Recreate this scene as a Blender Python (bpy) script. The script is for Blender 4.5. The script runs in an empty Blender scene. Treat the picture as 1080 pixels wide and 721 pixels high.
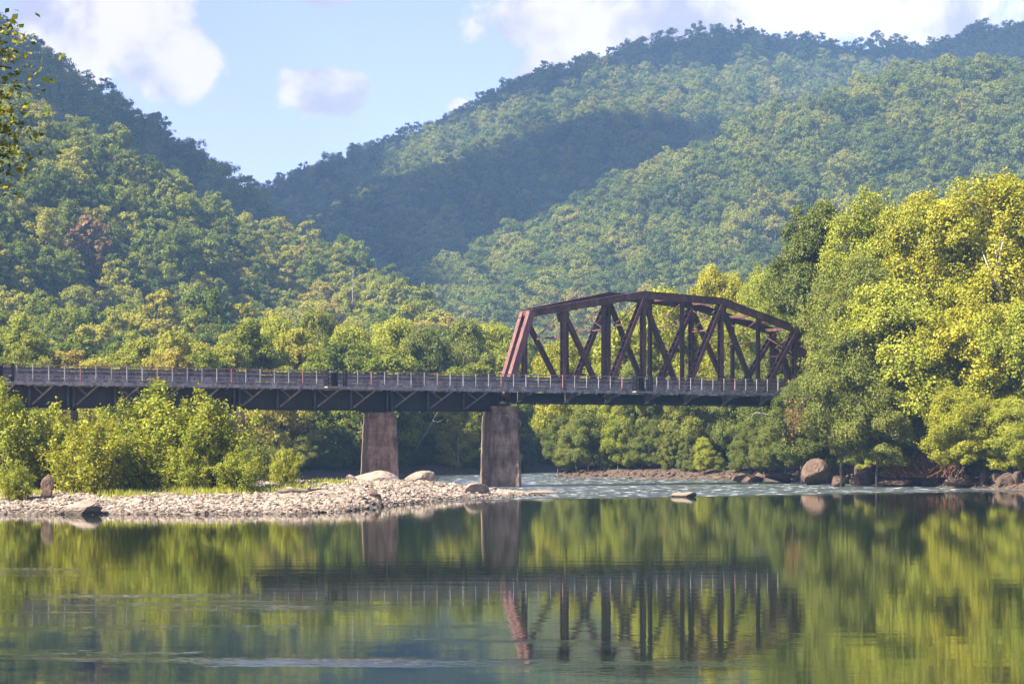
import bpy, math, random
import numpy as np

R = math.radians
rng = np.random.default_rng(7)
random.seed(7)
scene = bpy.context.scene
COL = scene.collection

# ------------------------------------------------------------------ camera
F = 2103.0            # focal length in photo pixels (photo 1080 wide)
HOR = 468.0           # photo row of the horizon
CZ = 3.8              # eye height above the river
cam_d = bpy.data.cameras.new('camera')
cam = bpy.data.objects.new('camera', cam_d)
COL.objects.link(cam)
cam.location = (0, 0, CZ)
cam.rotation_euler = (R(90), 0, 0)
cam_d.sensor_width = 36.0
cam_d.lens = 36.0 * F / 1080.0
cam_d.shift_y = (HOR - 360.5) / 1080.0
cam_d.clip_start = 0.5
cam_d.clip_end = 12000
scene.camera = cam

# ------------------------------------------------------------------ light
SUN_XY = (-0.87, -0.493)               # direction TO the sun in plan: left, a little behind the camera
SUN_EL = R(43)
sun_dir = np.array([SUN_XY[0] * math.cos(SUN_EL), SUN_XY[1] * math.cos(SUN_EL), math.sin(SUN_EL)])
sd = bpy.data.lights.new('sun', 'SUN')
sd.energy = 5.0
sd.angle = R(0.5)
sd.color = (1.0, 0.93, 0.80)
sun = bpy.data.objects.new('sun', sd)
COL.objects.link(sun)
from mathutils import Vector
sun.rotation_euler = Vector(sun_dir).to_track_quat('Z', 'Y').to_euler()
sun.location = (-200, -150, 400)

world = bpy.data.worlds.new('World')
scene.world = world
world.use_nodes = True
wn = world.node_tree.nodes
wl = world.node_tree.links
wn.clear()


def node(nt, typ, **kw):
    n = nt.nodes.new(typ)
    for k, v in kw.items():
        setattr(n, k, v)
    return n


def mth(nt, op, a, b=None, c=None, clamp=False):
    n = nt.nodes.new('ShaderNodeMath')
    n.operation = op
    n.use_clamp = clamp
    for i, v in enumerate((a, b, c)):
        if v is None:
            continue
        if isinstance(v, (int, float)):
            n.inputs[i].default_value = v
        else:
            nt.links.new(v, n.inputs[i])
    return n.outputs[0]


def mixc(nt, fac, a, b, blend='MIX'):
    n = nt.nodes.new('ShaderNodeMix')
    n.data_type = 'RGBA'
    n.blend_type = blend
    for sock, v in ((n.inputs[0], fac), (n.inputs[6], a), (n.inputs[7], b)):
        if isinstance(v, (int, float)):
            sock.default_value = v
        elif isinstance(v, tuple):
            sock.default_value = (*v, 1.0) if len(v) == 3 else v
        else:
            nt.links.new(v, sock)
    return n.outputs[2]


def smooth(nt, v, lo, hi):
    n = nt.nodes.new('ShaderNodeMapRange')
    n.interpolation_type = 'SMOOTHSTEP'
    nt.links.new(v, n.inputs[0])
    n.inputs[1].default_value = lo
    n.inputs[2].default_value = hi
    n.inputs[3].default_value = 0.0
    n.inputs[4].default_value = 1.0
    return n.outputs[0]


def noise(nt, vec, scale, detail=4.0, rough=0.55, dist=0.0):
    n = nt.nodes.new('ShaderNodeTexNoise')
    n.inputs['Scale'].default_value = scale
    n.inputs['Detail'].default_value = detail
    n.inputs['Roughness'].default_value = rough
    n.inputs['Distortion'].default_value = dist
    if vec is not None:
        nt.links.new(vec, n.inputs['Vector'])
    return n.outputs[0]


def build_sky():
    nt = world.node_tree
    out = node(nt, 'ShaderNodeOutputWorld')
    bg = node(nt, 'ShaderNodeBackground')
    sky = node(nt, 'ShaderNodeTexSky', sky_type='NISHITA', sun_disc=False)
    sky.sun_elevation = SUN_EL
    sky.sun_rotation = math.atan2(*SUN_XY)
    sky.air_density = 1.0
    sky.dust_density = 0.7
    sky.ozone_density = 2.0
    tc = node(nt, 'ShaderNodeTexCoord')
    sep = node(nt, 'ShaderNodeSeparateXYZ')
    nt.links.new(tc.outputs['Generated'], sep.inputs[0])
    x, y, z = sep.outputs
    yy = mth(nt, 'MAXIMUM', y, 0.05)
    u = mth(nt, 'DIVIDE', x, yy)          # gnomonic sky chart about north
    v = mth(nt, 'DIVIDE', z, yy)
    comb = node(nt, 'ShaderNodeCombineXYZ')
    nt.links.new(u, comb.inputs[0])
    nt.links.new(v, comb.inputs[1])
    n1 = noise(nt, comb.outputs[0], 26.0, 8.0, 0.62, 0.5)
    n2 = noise(nt, comb.outputs[0], 9.0, 5.0, 0.6, 0.2)
    n3 = noise(nt, comb.outputs[0], 60.0, 4.0, 0.6)
    wob = mth(nt, 'ADD', mth(nt, 'MULTIPLY', mth(nt, 'SUBTRACT', n1, 0.5), 2.6),
              mth(nt, 'MULTIPLY', mth(nt, 'SUBTRACT', n3, 0.5), 0.9))
    wob = mth(nt, 'ADD', wob, mth(nt, 'MULTIPLY', mth(nt, 'SUBTRACT', n2, 0.5), 1.6))

    def cloud(px, py, rx, ry):
        cu, cv = (px - 540) / F, (HOR - py) / F
        du = mth(nt, 'DIVIDE', mth(nt, 'SUBTRACT', u, cu), rx / F)
        dv = mth(nt, 'DIVIDE', mth(nt, 'SUBTRACT', v, cv), ry / F)
        r = mth(nt, 'SQRT', mth(nt, 'ADD', mth(nt, 'MULTIPLY', du, du), mth(nt, 'MULTIPLY', dv, dv)))
        return mth(nt, 'SUBTRACT', 1.0, r)

    spec = [(105, 15, 130, 75), (180, 62, 70, 55), (70, 60, 70, 50), (340, 98, 60, 34), (372, 90, 24, 20),
            (710, 6, 210, 64), (640, 60, 110, 52), (920, 0, 200, 56), (565, 18, 75, 44), (345, -6, 36, 16),
            (482, 110, 15, 9), (-200, -60, 220, 130), (1250, -40, 200, 80), (480, -190, 260, 70), (900, -260, 300, 90),
            (150, -330, 260, 100)]
    m = None
    for s in spec:
        c = cloud(*s)
        m = c if m is None else mth(nt, 'MAXIMUM', m, c)
    dens = mth(nt, 'ADD', mth(nt, 'MULTIPLY', m, 1.1), mth(nt, 'MULTIPLY', wob, 0.62))
    mask = smooth(nt, dens, 0.0, 0.32)
    mask = mth(nt, 'MULTIPLY', mask, 1.0)
    # billow shading: grey lavender shade painted into the thick parts
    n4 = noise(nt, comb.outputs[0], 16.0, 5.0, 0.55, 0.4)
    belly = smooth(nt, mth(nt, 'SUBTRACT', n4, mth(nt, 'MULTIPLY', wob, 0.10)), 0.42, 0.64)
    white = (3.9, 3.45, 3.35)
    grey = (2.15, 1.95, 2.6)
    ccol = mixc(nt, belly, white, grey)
    skyc = mixc(nt, 1.0, sky.outputs[0], (0.93, 0.69, 0.87), 'MULTIPLY')
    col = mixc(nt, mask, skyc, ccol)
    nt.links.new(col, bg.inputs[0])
    bg.inputs[1].default_value = 0.080
    nt.links.new(bg.outputs[0], out.inputs[0])


build_sky()

scene.view_settings.view_transform = 'Standard'
scene.view_settings.look = 'None'
scene.view_settings.exposure = 2.0
scene.view_settings.gamma = 1.0
scene.view_settings.use_curve_mapping = False
scene.render.engine = 'CYCLES'
cy = scene.cycles
cy.max_bounces = 6
cy.diffuse_bounces = 3
cy.glossy_bounces = 3
cy.transmission_bounces = 3
cy.transparent_max_bounces = 6
cy.volume_bounces = 0
cy.caustics_reflective = False
cy.caustics_refractive = False
cy.use_denoising = True
cy.sample_clamp_indirect = 6.0

# ------------------------------------------------------------------ helpers


def at(px, py, d):
    """photo measurement -> world point at depth d"""
    return np.array([(px - 540) / F * d, d, CZ + (HOR - py) / F * d])


def mesh_np(name, V, quads=None, tris=None, mats=(), tint=None, smooth_sh=False, midx=None):
    """fast mesh from numpy; tint: one float per face"""
    me = bpy.data.meshes.new(name)
    V = np.asarray(V, dtype=np.float32)
    q = np.zeros((0, 4), np.int32) if quads is None else np.asarray(quads, np.int32)
    t = np.zeros((0, 3), np.int32) if tris is None else np.asarray(tris, np.int32)
    me.vertices.add(len(V))
    me.vertices.foreach_set('co', V.ravel())
    nl = len(q) * 4 + len(t) * 3
    me.loops.add(nl)
    me.loops.foreach_set('vertex_index', np.concatenate([q.ravel(), t.ravel()]))
    me.polygons.add(len(q) + len(t))
    ls = np.concatenate([np.arange(len(q)) * 4, len(q) * 4 + np.arange(len(t)) * 3]).astype(np.int32)
    me.polygons.foreach_set('loop_start', ls)
    if midx is not None:
        me.polygons.foreach_set('material_index', np.asarray(midx, np.int32))
    if smooth_sh:
        pass
    me.update(calc_edges=True)
    if not smooth_sh:
        me.shade_flat()
    if tint is not None:
        a = me.attributes.new('tint', 'FLOAT', 'FACE')
        a.data.foreach_set('value', np.asarray(tint, np.float32))
    for m in mats:
        me.materials.append(m)
    return me


def link(name, me, parent=None, loc=None):
    o = bpy.data.objects.new(name, me)
    COL.objects.link(o)
    if parent is not None:
        o.parent = parent
    if loc is not None:
        o.location = loc
    return o


def tag(o, label=None, cat=None, group=None, kind=None):
    if label:
        o['label'] = label
    if cat:
        o['category'] = cat
    if group:
        o['group'] = group
    if kind:
        o['kind'] = kind
    return o


def thing(name, label, cat, loc=(0, 0, 0), group=None, rz=0.0):
    o = bpy.data.objects.new(name, None)
    o.empty_display_size = 0.3
    COL.objects.link(o)
    o.location = loc
    o.rotation_euler = (0, 0, rz)
    return tag(o, label, cat, group)


class MB:
    """collects boxes, beams, tubes and prisms into one mesh"""

    def __init__(self):
        self.V, self.Q, self.T, self.n = [], [], [], 0

    def add(self, V, Q=(), T=()):
        V = np.asarray(V, float).reshape(-1, 3)
        self.V.append(V)
        for f in Q:
            self.Q.append([i + self.n for i in f])
        for f in T:
            self.T.append([i + self.n for i in f])
        self.n += len(V)

    def hexa(self, c8):
        self.add(c8, [(0, 3, 2, 1), (4, 5, 6, 7), (0, 1, 5, 4), (1, 2, 6, 5), (2, 3, 7, 6), (3, 0, 4, 7)])

    def beam(self, a, b, w, h, side):
        """rectangular bar from a to b; w along `side`, h across"""
        a, b, side = np.array(a, float), np.array(b, float), np.array(side, float)
        d = b - a
        d /= np.linalg.norm(d)
        s = side - d * side.dot(d)
        s /= np.linalg.norm(s)
        n = np.cross(d, s)
        s, n = s * w / 2, n * h / 2
        self.hexa([a - s - n, a + s - n, a + s + n, a - s + n, b - s - n, b + s - n, b + s + n, b - s + n])

    def tube(self, pts, rad, seg=8):
        pts = np.array(pts, float)
        rad = np.broadcast_to(np.array(rad, float), (len(pts),))
        rings = []
        for i, p in enumerate(pts):
            d = pts[min(i + 1, len(pts) - 1)] - pts[max(i - 1, 0)]
            d /= np.linalg.norm(d) + 1e-9
            ref = np.array([1.0, 0, 0]) if abs(d[0]) < 0.8 else np.array([0, 1.0, 0])
            s = np.cross(d, ref)
            s /= np.linalg.norm(s)
            n = np.cross(d, s)
            a = np.linspace(0, 2 * math.pi, seg, endpoint=False)
            rings.append(p + rad[i] * (np.cos(a)[:, None] * s + np.sin(a)[:, None] * n))
        V = np.concatenate(rings + [pts[:1], pts[-1:]])
        Q = [(i * seg + j, i * seg + (j + 1) % seg, (i + 1) * seg + (j + 1) % seg, (i + 1) * seg + j)
             for i in range(len(pts) - 1) for j in range(seg)]
        e = len(pts) * seg
        T = [(e, (j + 1) % seg, j) for j in range(seg)] + [(e + 1, e - seg + j, e - seg + (j + 1) % seg) for j in range(seg)]
        self.add(V, Q, T)

    def prism(self, poly, off):
        """extrude polygon (list of 3d pts) by vector off; convex fan caps"""
        p = np.array(poly, float)
        q = p + np.array(off, float)
        n = len(p)
        Q = [(i, (i + 1) % n, n + (i + 1) % n, n + i) for i in range(n)]
        T = [(0, i + 1, i) for i in range(1, n - 1)] + [(n, n + i, n + i + 1) for i in range(1, n - 1)]
        self.add(np.concatenate([p, q]), Q, T)

    def build(self, name, mat, parent=None, smooth_sh=False, loc=None):
        me = mesh_np(name, np.concatenate(self.V), self.Q or None, self.T or None, [mat], smooth_sh=smooth_sh)
        return link(name, me, parent, loc)


# ------------------------------------------------------------------ materials

def new_mat(name):
    m = bpy.data.materials.new(name)
    m.use_nodes = True
    nt = m.node_tree
    nt.nodes.clear()
    out = nt.nodes.new('ShaderNodeOutputMaterial')
    return m, nt, out


def principled(nt, out, rough=0.8, spec=0.3, metal=0.0):
    p = nt.nodes.new('ShaderNodeBsdfPrincipled')
    p.inputs['Roughness'].default_value = rough
    p.inputs['Specular IOR Level'].default_value = spec
    p.inputs['Metallic'].default_value = metal
    nt.links.new(p.outputs[0], out.inputs[0])
    return p


def ramp(nt, fac, stops):
    r = nt.nodes.new('ShaderNodeValToRGB')
    el = r.color_ramp.elements
    el[0].position, el[0].color = stops[0][0], (*stops[0][1], 1)
    el[1].position, el[1].color = stops[-1][0], (*stops[-1][1], 1)
    for p, c in stops[1:-1]:
        e = el.new(p)
        e.color = (*c, 1)
    nt.links.new(fac, r.inputs[0])
    return r.outputs[0]


def leaf_mat(name, stops, trans=0.38, tree_var=0.5, gloss=0.25, stand=0.0):
    m, nt, out = new_mat(name)
    at_ = nt.nodes.new('ShaderNodeAttribute')
    at_.attribute_name = 'tint'
    oi = nt.nodes.new('ShaderNodeObjectInfo')
    f = mth(nt, 'ADD', mth(nt, 'MULTIPLY', at_.outputs['Fac'], 1.0 - tree_var), mth(nt, 'MULTIPLY', oi.outputs['Random'], tree_var))
    if stand:      # stands of the same species grow together
        sn = noise(nt, oi.outputs['Location'], 0.022, 3.0, 0.6)
        f = mth(nt, 'ADD', f, mth(nt, 'MULTIPLY', mth(nt, 'SUBTRACT', sn, 0.5), stand * 2.2), clamp=True)
    c = ramp(nt, f, stops)
    p = nt.nodes.new('ShaderNodeBsdfPrincipled')
    p.inputs['Roughness'].default_value = 0.55
    p.inputs['Specular IOR Level'].default_value = gloss
    nt.links.new(c, p.inputs['Base Color'])
    tr = nt.nodes.new('ShaderNodeBsdfTranslucent')
    c2 = mixc(nt, 1.0, c, (1.25, 1.15, 0.6), 'MULTIPLY')
    nt.links.new(c2, tr.inputs[0])
    mx = nt.nodes.new('ShaderNodeMixShader')
    mx.inputs[0].default_value = trans
    nt.links.new(p.outputs[0], mx.inputs[1])
    nt.links.new(tr.outputs[0], mx.inputs[2])
    nt.links.new(mx.outputs[0], out.inputs[0])
    return m


LEAF = {
    'yellow': leaf_mat('leaf_yellow_green', [(0.0, (0.15, 0.18, 0.015)), (0.5, (0.30, 0.30, 0.02)), (1.0, (0.48, 0.42, 0.028))], tree_var=0.15),
    'lime': leaf_mat('leaf_bright_green', [(0.0, (0.125, 0.17, 0.015)), (0.5, (0.26, 0.29, 0.024)), (1.0, (0.44, 0.42, 0.045))], tree_var=0.15),
    'olive': leaf_mat('leaf_olive', [(0.0, (0.105, 0.135, 0.022)), (0.5, (0.19, 0.21, 0.03)), (1.0, (0.28, 0.27, 0.05))], tree_var=0.2),
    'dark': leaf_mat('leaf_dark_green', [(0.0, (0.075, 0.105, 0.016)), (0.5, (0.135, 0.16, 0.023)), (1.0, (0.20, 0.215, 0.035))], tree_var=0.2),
    'hill': leaf_mat('leaf_hillside', [(0.0, (0.075, 0.11, 0.018)), (0.25, (0.14, 0.175, 0.024)), (0.5, (0.22, 0.245, 0.032)), (0.8, (0.32, 0.31, 0.042)), (1.0, (0.30, 0.23, 0.055))], tree_var=0.8, stand=0.35, gloss=0.06),
    'far': leaf_mat('leaf_far_hill', [(0.0, (0.065, 0.095, 0.022)), (0.35, (0.13, 0.165, 0.03)), (0.75, (0.22, 0.24, 0.038)), (1.0, (0.28, 0.26, 0.05))], tree_var=0.8, stand=0.45, gloss=0.06),
    'red': leaf_mat('leaf_reddish_brown', [(0.0, (0.16, 0.085, 0.032)), (0.5, (0.22, 0.13, 0.045)), (1.0, (0.22, 0.18, 0.055))], tree_var=0.1),
    'maple': leaf_mat('leaf_maple', [(0.0, (0.09, 0.125, 0.010)), (0.55, (0.14, 0.17, 0.014)), (0.72, (0.32, 0.28, 0.018)), (1.0, (0.60, 0.46, 0.025))], tree_var=0.05, trans=0.5),
}


def bark_mat(name, c1, c2, scale=3.0):
    m, nt, out = new_mat(name)
    p = principled(nt, out, 0.9, 0.2)
    tc = nt.nodes.new('ShaderNodeTexCoord')
    n = noise(nt, tc.outputs['Object'], scale, 5.0, 0.6)
    nt.links.new(ramp(nt, n, [(0.35, c1), (0.65, c2)]), p.inputs['Base Color'])
    return m


BARK = bark_mat('bark_grey_brown', (0.07, 0.05, 0.035), (0.16, 0.13, 0.10))
BARK_W = bark_mat('bark_white', (0.22, 0.20, 0.165), (0.44, 0.41, 0.35))


def rock_mat(name, c1, c2, c3, sc=1.4):
    m, nt, out = new_mat(name)
    p = principled(nt, out, 0.9, 0.2)
    at_ = nt.nodes.new('ShaderNodeAttribute')
    at_.attribute_name = 'tint'
    geo = nt.nodes.new('ShaderNodeNewGeometry')
    n = noise(nt, geo.outputs['Position'], sc, 6.0, 0.62)
    n2 = noise(nt, geo.outputs['Position'], sc * 7, 4.0, 0.6)
    f = mth(nt, 'ADD', mth(nt, 'MULTIPLY', n, 0.6), mth(nt, 'MULTIPLY', at_.outputs['Fac'], 0.4))
    f = mth(nt, 'ADD', f, mth(nt, 'MULTIPLY', mth(nt, 'SUBTRACT', n2, 0.5), 0.35))
    col = ramp(nt, f, [(0.25, c1), (0.5, c2), (0.75, c3)])
    sep = nt.nodes.new('ShaderNodeSeparateXYZ')      # damp band just above the waterline
    nt.links.new(geo.outputs['Position'], sep.inputs[0])
    damp = mth(nt, 'SUBTRACT', 1.0, smooth(nt, mth(nt, 'ADD', sep.outputs[2], mth(nt, 'MULTIPLY', n, -0.25)), -0.02, 0.16))
    col = mixc(nt, mth(nt, 'MULTIPLY', damp, 0.6), col, (0.05, 0.038, 0.028))
    nt.links.new(col, p.inputs['Base Color'])
    b = nt.nodes.new('ShaderNodeBump')
    b.inputs['Strength'].default_value = 0.6
    b.inputs['Distance'].default_value = 0.08
    nt.links.new(n2, b.inputs['Height'])
    nt.links.new(b.outputs[0], p.inputs['Normal'])
    return m


ROCK_PALE = rock_mat('rock_pale_sandstone', (0.10, 0.075, 0.055), (0.245, 0.195, 0.145), (0.38, 0.315, 0.245))
ROCK_BROWN = rock_mat('rock_brown', (0.055, 0.036, 0.026), (0.12, 0.08, 0.056), (0.22, 0.155, 0.11))
ROCK_DARK = rock_mat('rock_dark_wet', (0.035, 0.025, 0.02), (0.08, 0.054, 0.04), (0.16, 0.11, 0.08))


def steel_mat(name, c1, c2, c3, sc=1.1, rough=0.6):
    m, nt, out = new_mat(name)
    p = principled(nt, out, rough, 0.4)
    geo = nt.nodes.new('ShaderNodeNewGeometry')
    mp = nt.nodes.new('ShaderNodeMapping')
    mp.inputs['Scale'].default_value = (1, 1, 0.5)
    nt.links.new(geo.outputs['Position'], mp.inputs[0])
    n = noise(nt, mp.outputs[0], sc, 6.0, 0.65)
    n2 = noise(nt, mp.outputs[0], sc * 8, 3.0, 0.6)
    f = mth(nt, 'ADD', n, mth(nt, 'MULTIPLY', mth(nt, 'SUBTRACT', n2, 0.5), 0.4))
    nt.links.new(ramp(nt, f, [(0.3, c1), (0.5, c2), (0.72, c3)]), p.inputs['Base Color'])
    return m


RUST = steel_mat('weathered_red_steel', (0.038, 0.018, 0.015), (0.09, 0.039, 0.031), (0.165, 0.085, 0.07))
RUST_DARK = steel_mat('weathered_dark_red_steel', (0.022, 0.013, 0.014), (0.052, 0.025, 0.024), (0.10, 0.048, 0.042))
RUST_LIT = steel_mat('sunlit_red_steel', (0.09, 0.036, 0.03), (0.14, 0.06, 0.05), (0.22, 0.125, 0.11))  # lighter copy of the red steel, sunlight on the left end posts painted in
BLACK = steel_mat('near_black_steel', (0.007, 0.007, 0.009), (0.012, 0.012, 0.016), (0.03, 0.025, 0.026))  # on girders, floor and chord the shade below the walkway is in the colour
GREY = steel_mat('weathered_grey_steel', (0.10, 0.09, 0.088), (0.20, 0.19, 0.183), (0.33, 0.32, 0.31), 2.0)
DGREY = steel_mat('dark_grey_steel', (0.03, 0.03, 0.034), (0.06, 0.06, 0.066), (0.12, 0.12, 0.12))
REDRAIL = steel_mat('red_rusted_rail', (0.16, 0.07, 0.05), (0.26, 0.12, 0.09), (0.36, 0.27, 0.24), 1.5)
TIMBER = steel_mat('weathered_timber', (0.05, 0.04, 0.04), (0.11, 0.095, 0.092), (0.20, 0.175, 0.165), 2.5, 0.9)

PALE_TIMBER = steel_mat('bleached_timber', (0.08, 0.065, 0.06), (0.19, 0.165, 0.155), (0.40, 0.36, 0.34), 1.3, 0.9)


def pier_mat():
    m, nt, out = new_mat('stained_old_concrete')
    p = principled(nt, out, 0.92, 0.15)
    geo = nt.nodes.new('ShaderNodeNewGeometry')
    mp = nt.nodes.new('ShaderNodeMapping')
    mp.inputs['Scale'].default_value = (1.3, 1.3, 0.34)
    nt.links.new(geo.outputs['Position'], mp.inputs[0])
    streak = noise(nt, mp.outputs[0], 1.3, 6.0, 0.65)
    blot = noise(nt, geo.outputs['Position'], 0.8, 6.0, 0.65)
    fine = noise(nt, geo.outputs['Position'], 7.0, 5.0, 0.7)
    f = mth(nt, 'ADD', mth(nt, 'MULTIPLY', streak, 0.5), mth(nt, 'MULTIPLY', blot, 0.3))
    f = mth(nt, 'ADD', f, mth(nt, 'MULTIPLY', fine, 0.2))
    c = ramp(nt, f, [(0.36, (0.05, 0.033, 0.026)), (0.43, (0.10, 0.067, 0.045)), (0.52, (0.215, 0.150, 0.10)), (0.64, (0.38, 0.285, 0.20))])
    # horizontal pour joints
    sep = nt.nodes.new('ShaderNodeSeparateXYZ')
    nt.links.new(geo.outputs['Position'], sep.inputs[0])
    zz = mth(nt, 'FRACT', mth(nt, 'DIVIDE', sep.outputs[2], 1.22))
    joint = mth(nt, 'LESS_THAN', zz, 0.05)
    c = mixc(nt, mth(nt, 'MULTIPLY', joint, 0.3), c, (0.05, 0.035, 0.03))
    drip = noise(nt, mp.outputs[0], 0.55, 4.0, 0.6)
    top_streak = mth(nt, 'MULTIPLY', smooth(nt, drip, 0.50, 0.62), smooth(nt, sep.outputs[2], 0.5, 6.0))  # dark streaks, stronger towards the top
    c = mixc(nt, mth(nt, 'MULTIPLY', top_streak, 0.75), c, (0.035, 0.026, 0.022))
    nt.links.new(c, p.inputs['Base Color'])
    b = nt.nodes.new('ShaderNodeBump')
    b.inputs['Strength'].default_value = 0.7
    b.inputs['Distance'].default_value = 0.06
    nt.links.new(fine, b.inputs['Height'])
    nt.links.new(b.outputs[0], p.inputs['Normal'])
    return m


PIER = pier_mat()


def ground_mat():
    m, nt, out = new_mat('ground_soil_and_leaf_litter')
    p = principled(nt, out, 0.95, 0.1)
    geo = nt.nodes.new('ShaderNodeNewGeometry')
    sep = nt.nodes.new('ShaderNodeSeparateXYZ')
    nt.links.new(geo.outputs['Position'], sep.inputs[0])
    n = noise(nt, geo.outputs['Position'], 0.35, 6.0, 0.6)
    n2 = noise(nt, geo.outputs['Position'], 3.0, 6.0, 0.65)
    wood = ramp(nt, n2, [(0.3, (0.022, 0.028, 0.010)), (0.55, (0.045, 0.05, 0.016)), (0.8, (0.075, 0.06, 0.03))])
    gravel = ramp(nt, n2, [(0.3, (0.16, 0.12, 0.09)), (0.5, (0.30, 0.24, 0.18)), (0.75, (0.42, 0.35, 0.27))])
    low = mth(nt, 'SUBTRACT', 1.0, smooth(nt, mth(nt, 'ADD', sep.outputs[2], mth(nt, 'MULTIPLY', n, 0.8)), 1.5, 1.9))
    onbar = mth(nt, 'MULTIPLY', mth(nt, 'MULTIPLY', smooth(nt, sep.outputs[1], 96.0, 102.0), mth(nt, 'SUBTRACT', 1.0, smooth(nt, sep.outputs[1], 172.0, 182.0))),
                mth(nt, 'SUBTRACT', 1.0, smooth(nt, sep.outputs[0], 6.0, 12.0)))
    soil = ramp(nt, n2, [(0.3, (0.045, 0.032, 0.022)), (0.55, (0.10, 0.07, 0.05)), (0.8, (0.17, 0.125, 0.09))])
    c = mixc(nt, low, wood, mixc(nt, onbar, soil, gravel))
    wet = mth(nt, 'SUBTRACT', 1.0, smooth(nt, sep.outputs[2], -0.4, 0.05))
    c = mixc(nt, mth(nt, 'MULTIPLY', wet, 0.85), c, (0.03, 0.032, 0.018))
    nt.links.new(c, p.inputs['Base Color'])
    b = nt.nodes.new('ShaderNodeBump')
    b.inputs['Strength'].default_value = 0.8
    b.inputs['Distance'].default_value = 0.15
    nt.links.new(n2, b.inputs['Height'])
    nt.links.new(b.outputs[0], p.inputs['Normal'])
    return m


def water_mat():
    m, nt, out = new_mat('river_water')
    p = principled(nt, out, 0.03, 0.5)
    p.inputs['IOR'].default_value = 1.52
    geo = nt.nodes.new('ShaderNodeNewGeometry')
    pos = geo.outputs['Position']
    sep = nt.nodes.new('ShaderNodeSeparateXYZ')
    nt.links.new(pos, sep.inputs[0])
    X, Y = sep.outputs[0], sep.outputs[1]

    def stretched(sx, sy, scale, det=3.0, ro=0.5):
        mp = nt.nodes.new('ShaderNodeMapping')
        mp.inputs['Scale'].default_value = (sx, sy, 1)
        nt.links.new(pos, mp.inputs[0])
        return noise(nt, mp.outputs[0], scale, det, ro)

    swell = stretched(0.35, 1.0, 0.9, 2.0)
    rip = stretched(0.5, 1.0, 4.5, 3.0, 0.55)
    # riffle: the fast broken water upstream of a slanting line across the pool
    edge = mth(nt, 'ADD', mth(nt, 'SUBTRACT', Y, mth(nt, 'MULTIPLY', X, 0.62)), mth(nt, 'MULTIPLY', mth(nt, 'SUBTRACT', stretched(0.25, 0.6, 0.6), 0.5), 14.0))
    rif = smooth(nt, edge, 132.0, 141.0)
    rif = mth(nt, 'MULTIPLY', rif, smooth(nt, X, -14.0, -4.0))
    # wind-ruffled patches close to the camera bank
    pt = mth(nt, 'ADD', stretched(0.09, 0.45, 1.0, 5.0, 0.65), mth(nt, 'MULTIPLY', mth(nt, 'SUBTRACT', stretched(1.0, 2.0, 3.0, 3.0), 0.5), 0.25))
    patch = smooth(nt, pt, 0.54, 0.72)
    patch = mth(nt, 'MULTIPLY', patch, mth(nt, 'SUBTRACT', 1.0, smooth(nt, mth(nt, 'ADD', Y, mth(nt, 'MULTIPLY', X, 1.6)), 34.0, 44.0)))
    patch = mth(nt, 'MULTIPLY', patch, 0.26)
    amp = mth(nt, 'ADD', 0.035, mth(nt, 'ADD', mth(nt, 'MULTIPLY', rif, 1.6), mth(nt, 'MULTIPLY', patch, 1.2)))
    chop = stretched(0.7, 1.0, 13.0, 3.0, 0.6)
    h0 = mth(nt, 'MULTIPLY', mth(nt, 'MULTIPLY', chop, 0.03), mth(nt, 'ADD', mth(nt, 'MULTIPLY', patch, 1.0), mth(nt, 'MULTIPLY', rif, 0.6)))
    h = mth(nt, 'ADD', mth(nt, 'ADD', mth(nt, 'MULTIPLY', swell, 0.0055), h0), mth(nt, 'MULTIPLY', mth(nt, 'MULTIPLY', rip, 0.05), amp))
    b = nt.nodes.new('ShaderNodeBump')
    b.inputs['Strength'].default_value = 0.55
    b.inputs['Distance'].default_value = 1.0
    nt.links.new(h, b.inputs['Height'])
    nt.links.new(b.outputs[0], p.inputs['Normal'])
    ro = mth(nt, 'ADD', 0.02, mth(nt, 'MULTIPLY', rif, 0.30))
    nt.links.new(ro, p.inputs['Roughness'])
    # white water breaking over the stones of the riffle
    fo = stretched(0.5, 0.30, 1.6, 6.0, 0.7)
    foam = mth(nt, 'MULTIPLY', smooth(nt, fo, 0.55, 0.64), rif)
    body = mixc(nt, rif, (0.012, 0.018, 0.006), (0.045, 0.058, 0.055))
    nt.links.new(mixc(nt, foam, body, (0.75, 0.78, 0.80)), p.inputs['Base Color'])
    return m


# ------------------------------------------------------------------ terrain
def ridge(pts, slope, tree=11.0, rnd=18.0, right=0.0):
    w = np.array([at(px, py, d) for px, py, d in pts])
    w[:, 2] -= tree
    return w, slope, rnd, right


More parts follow.
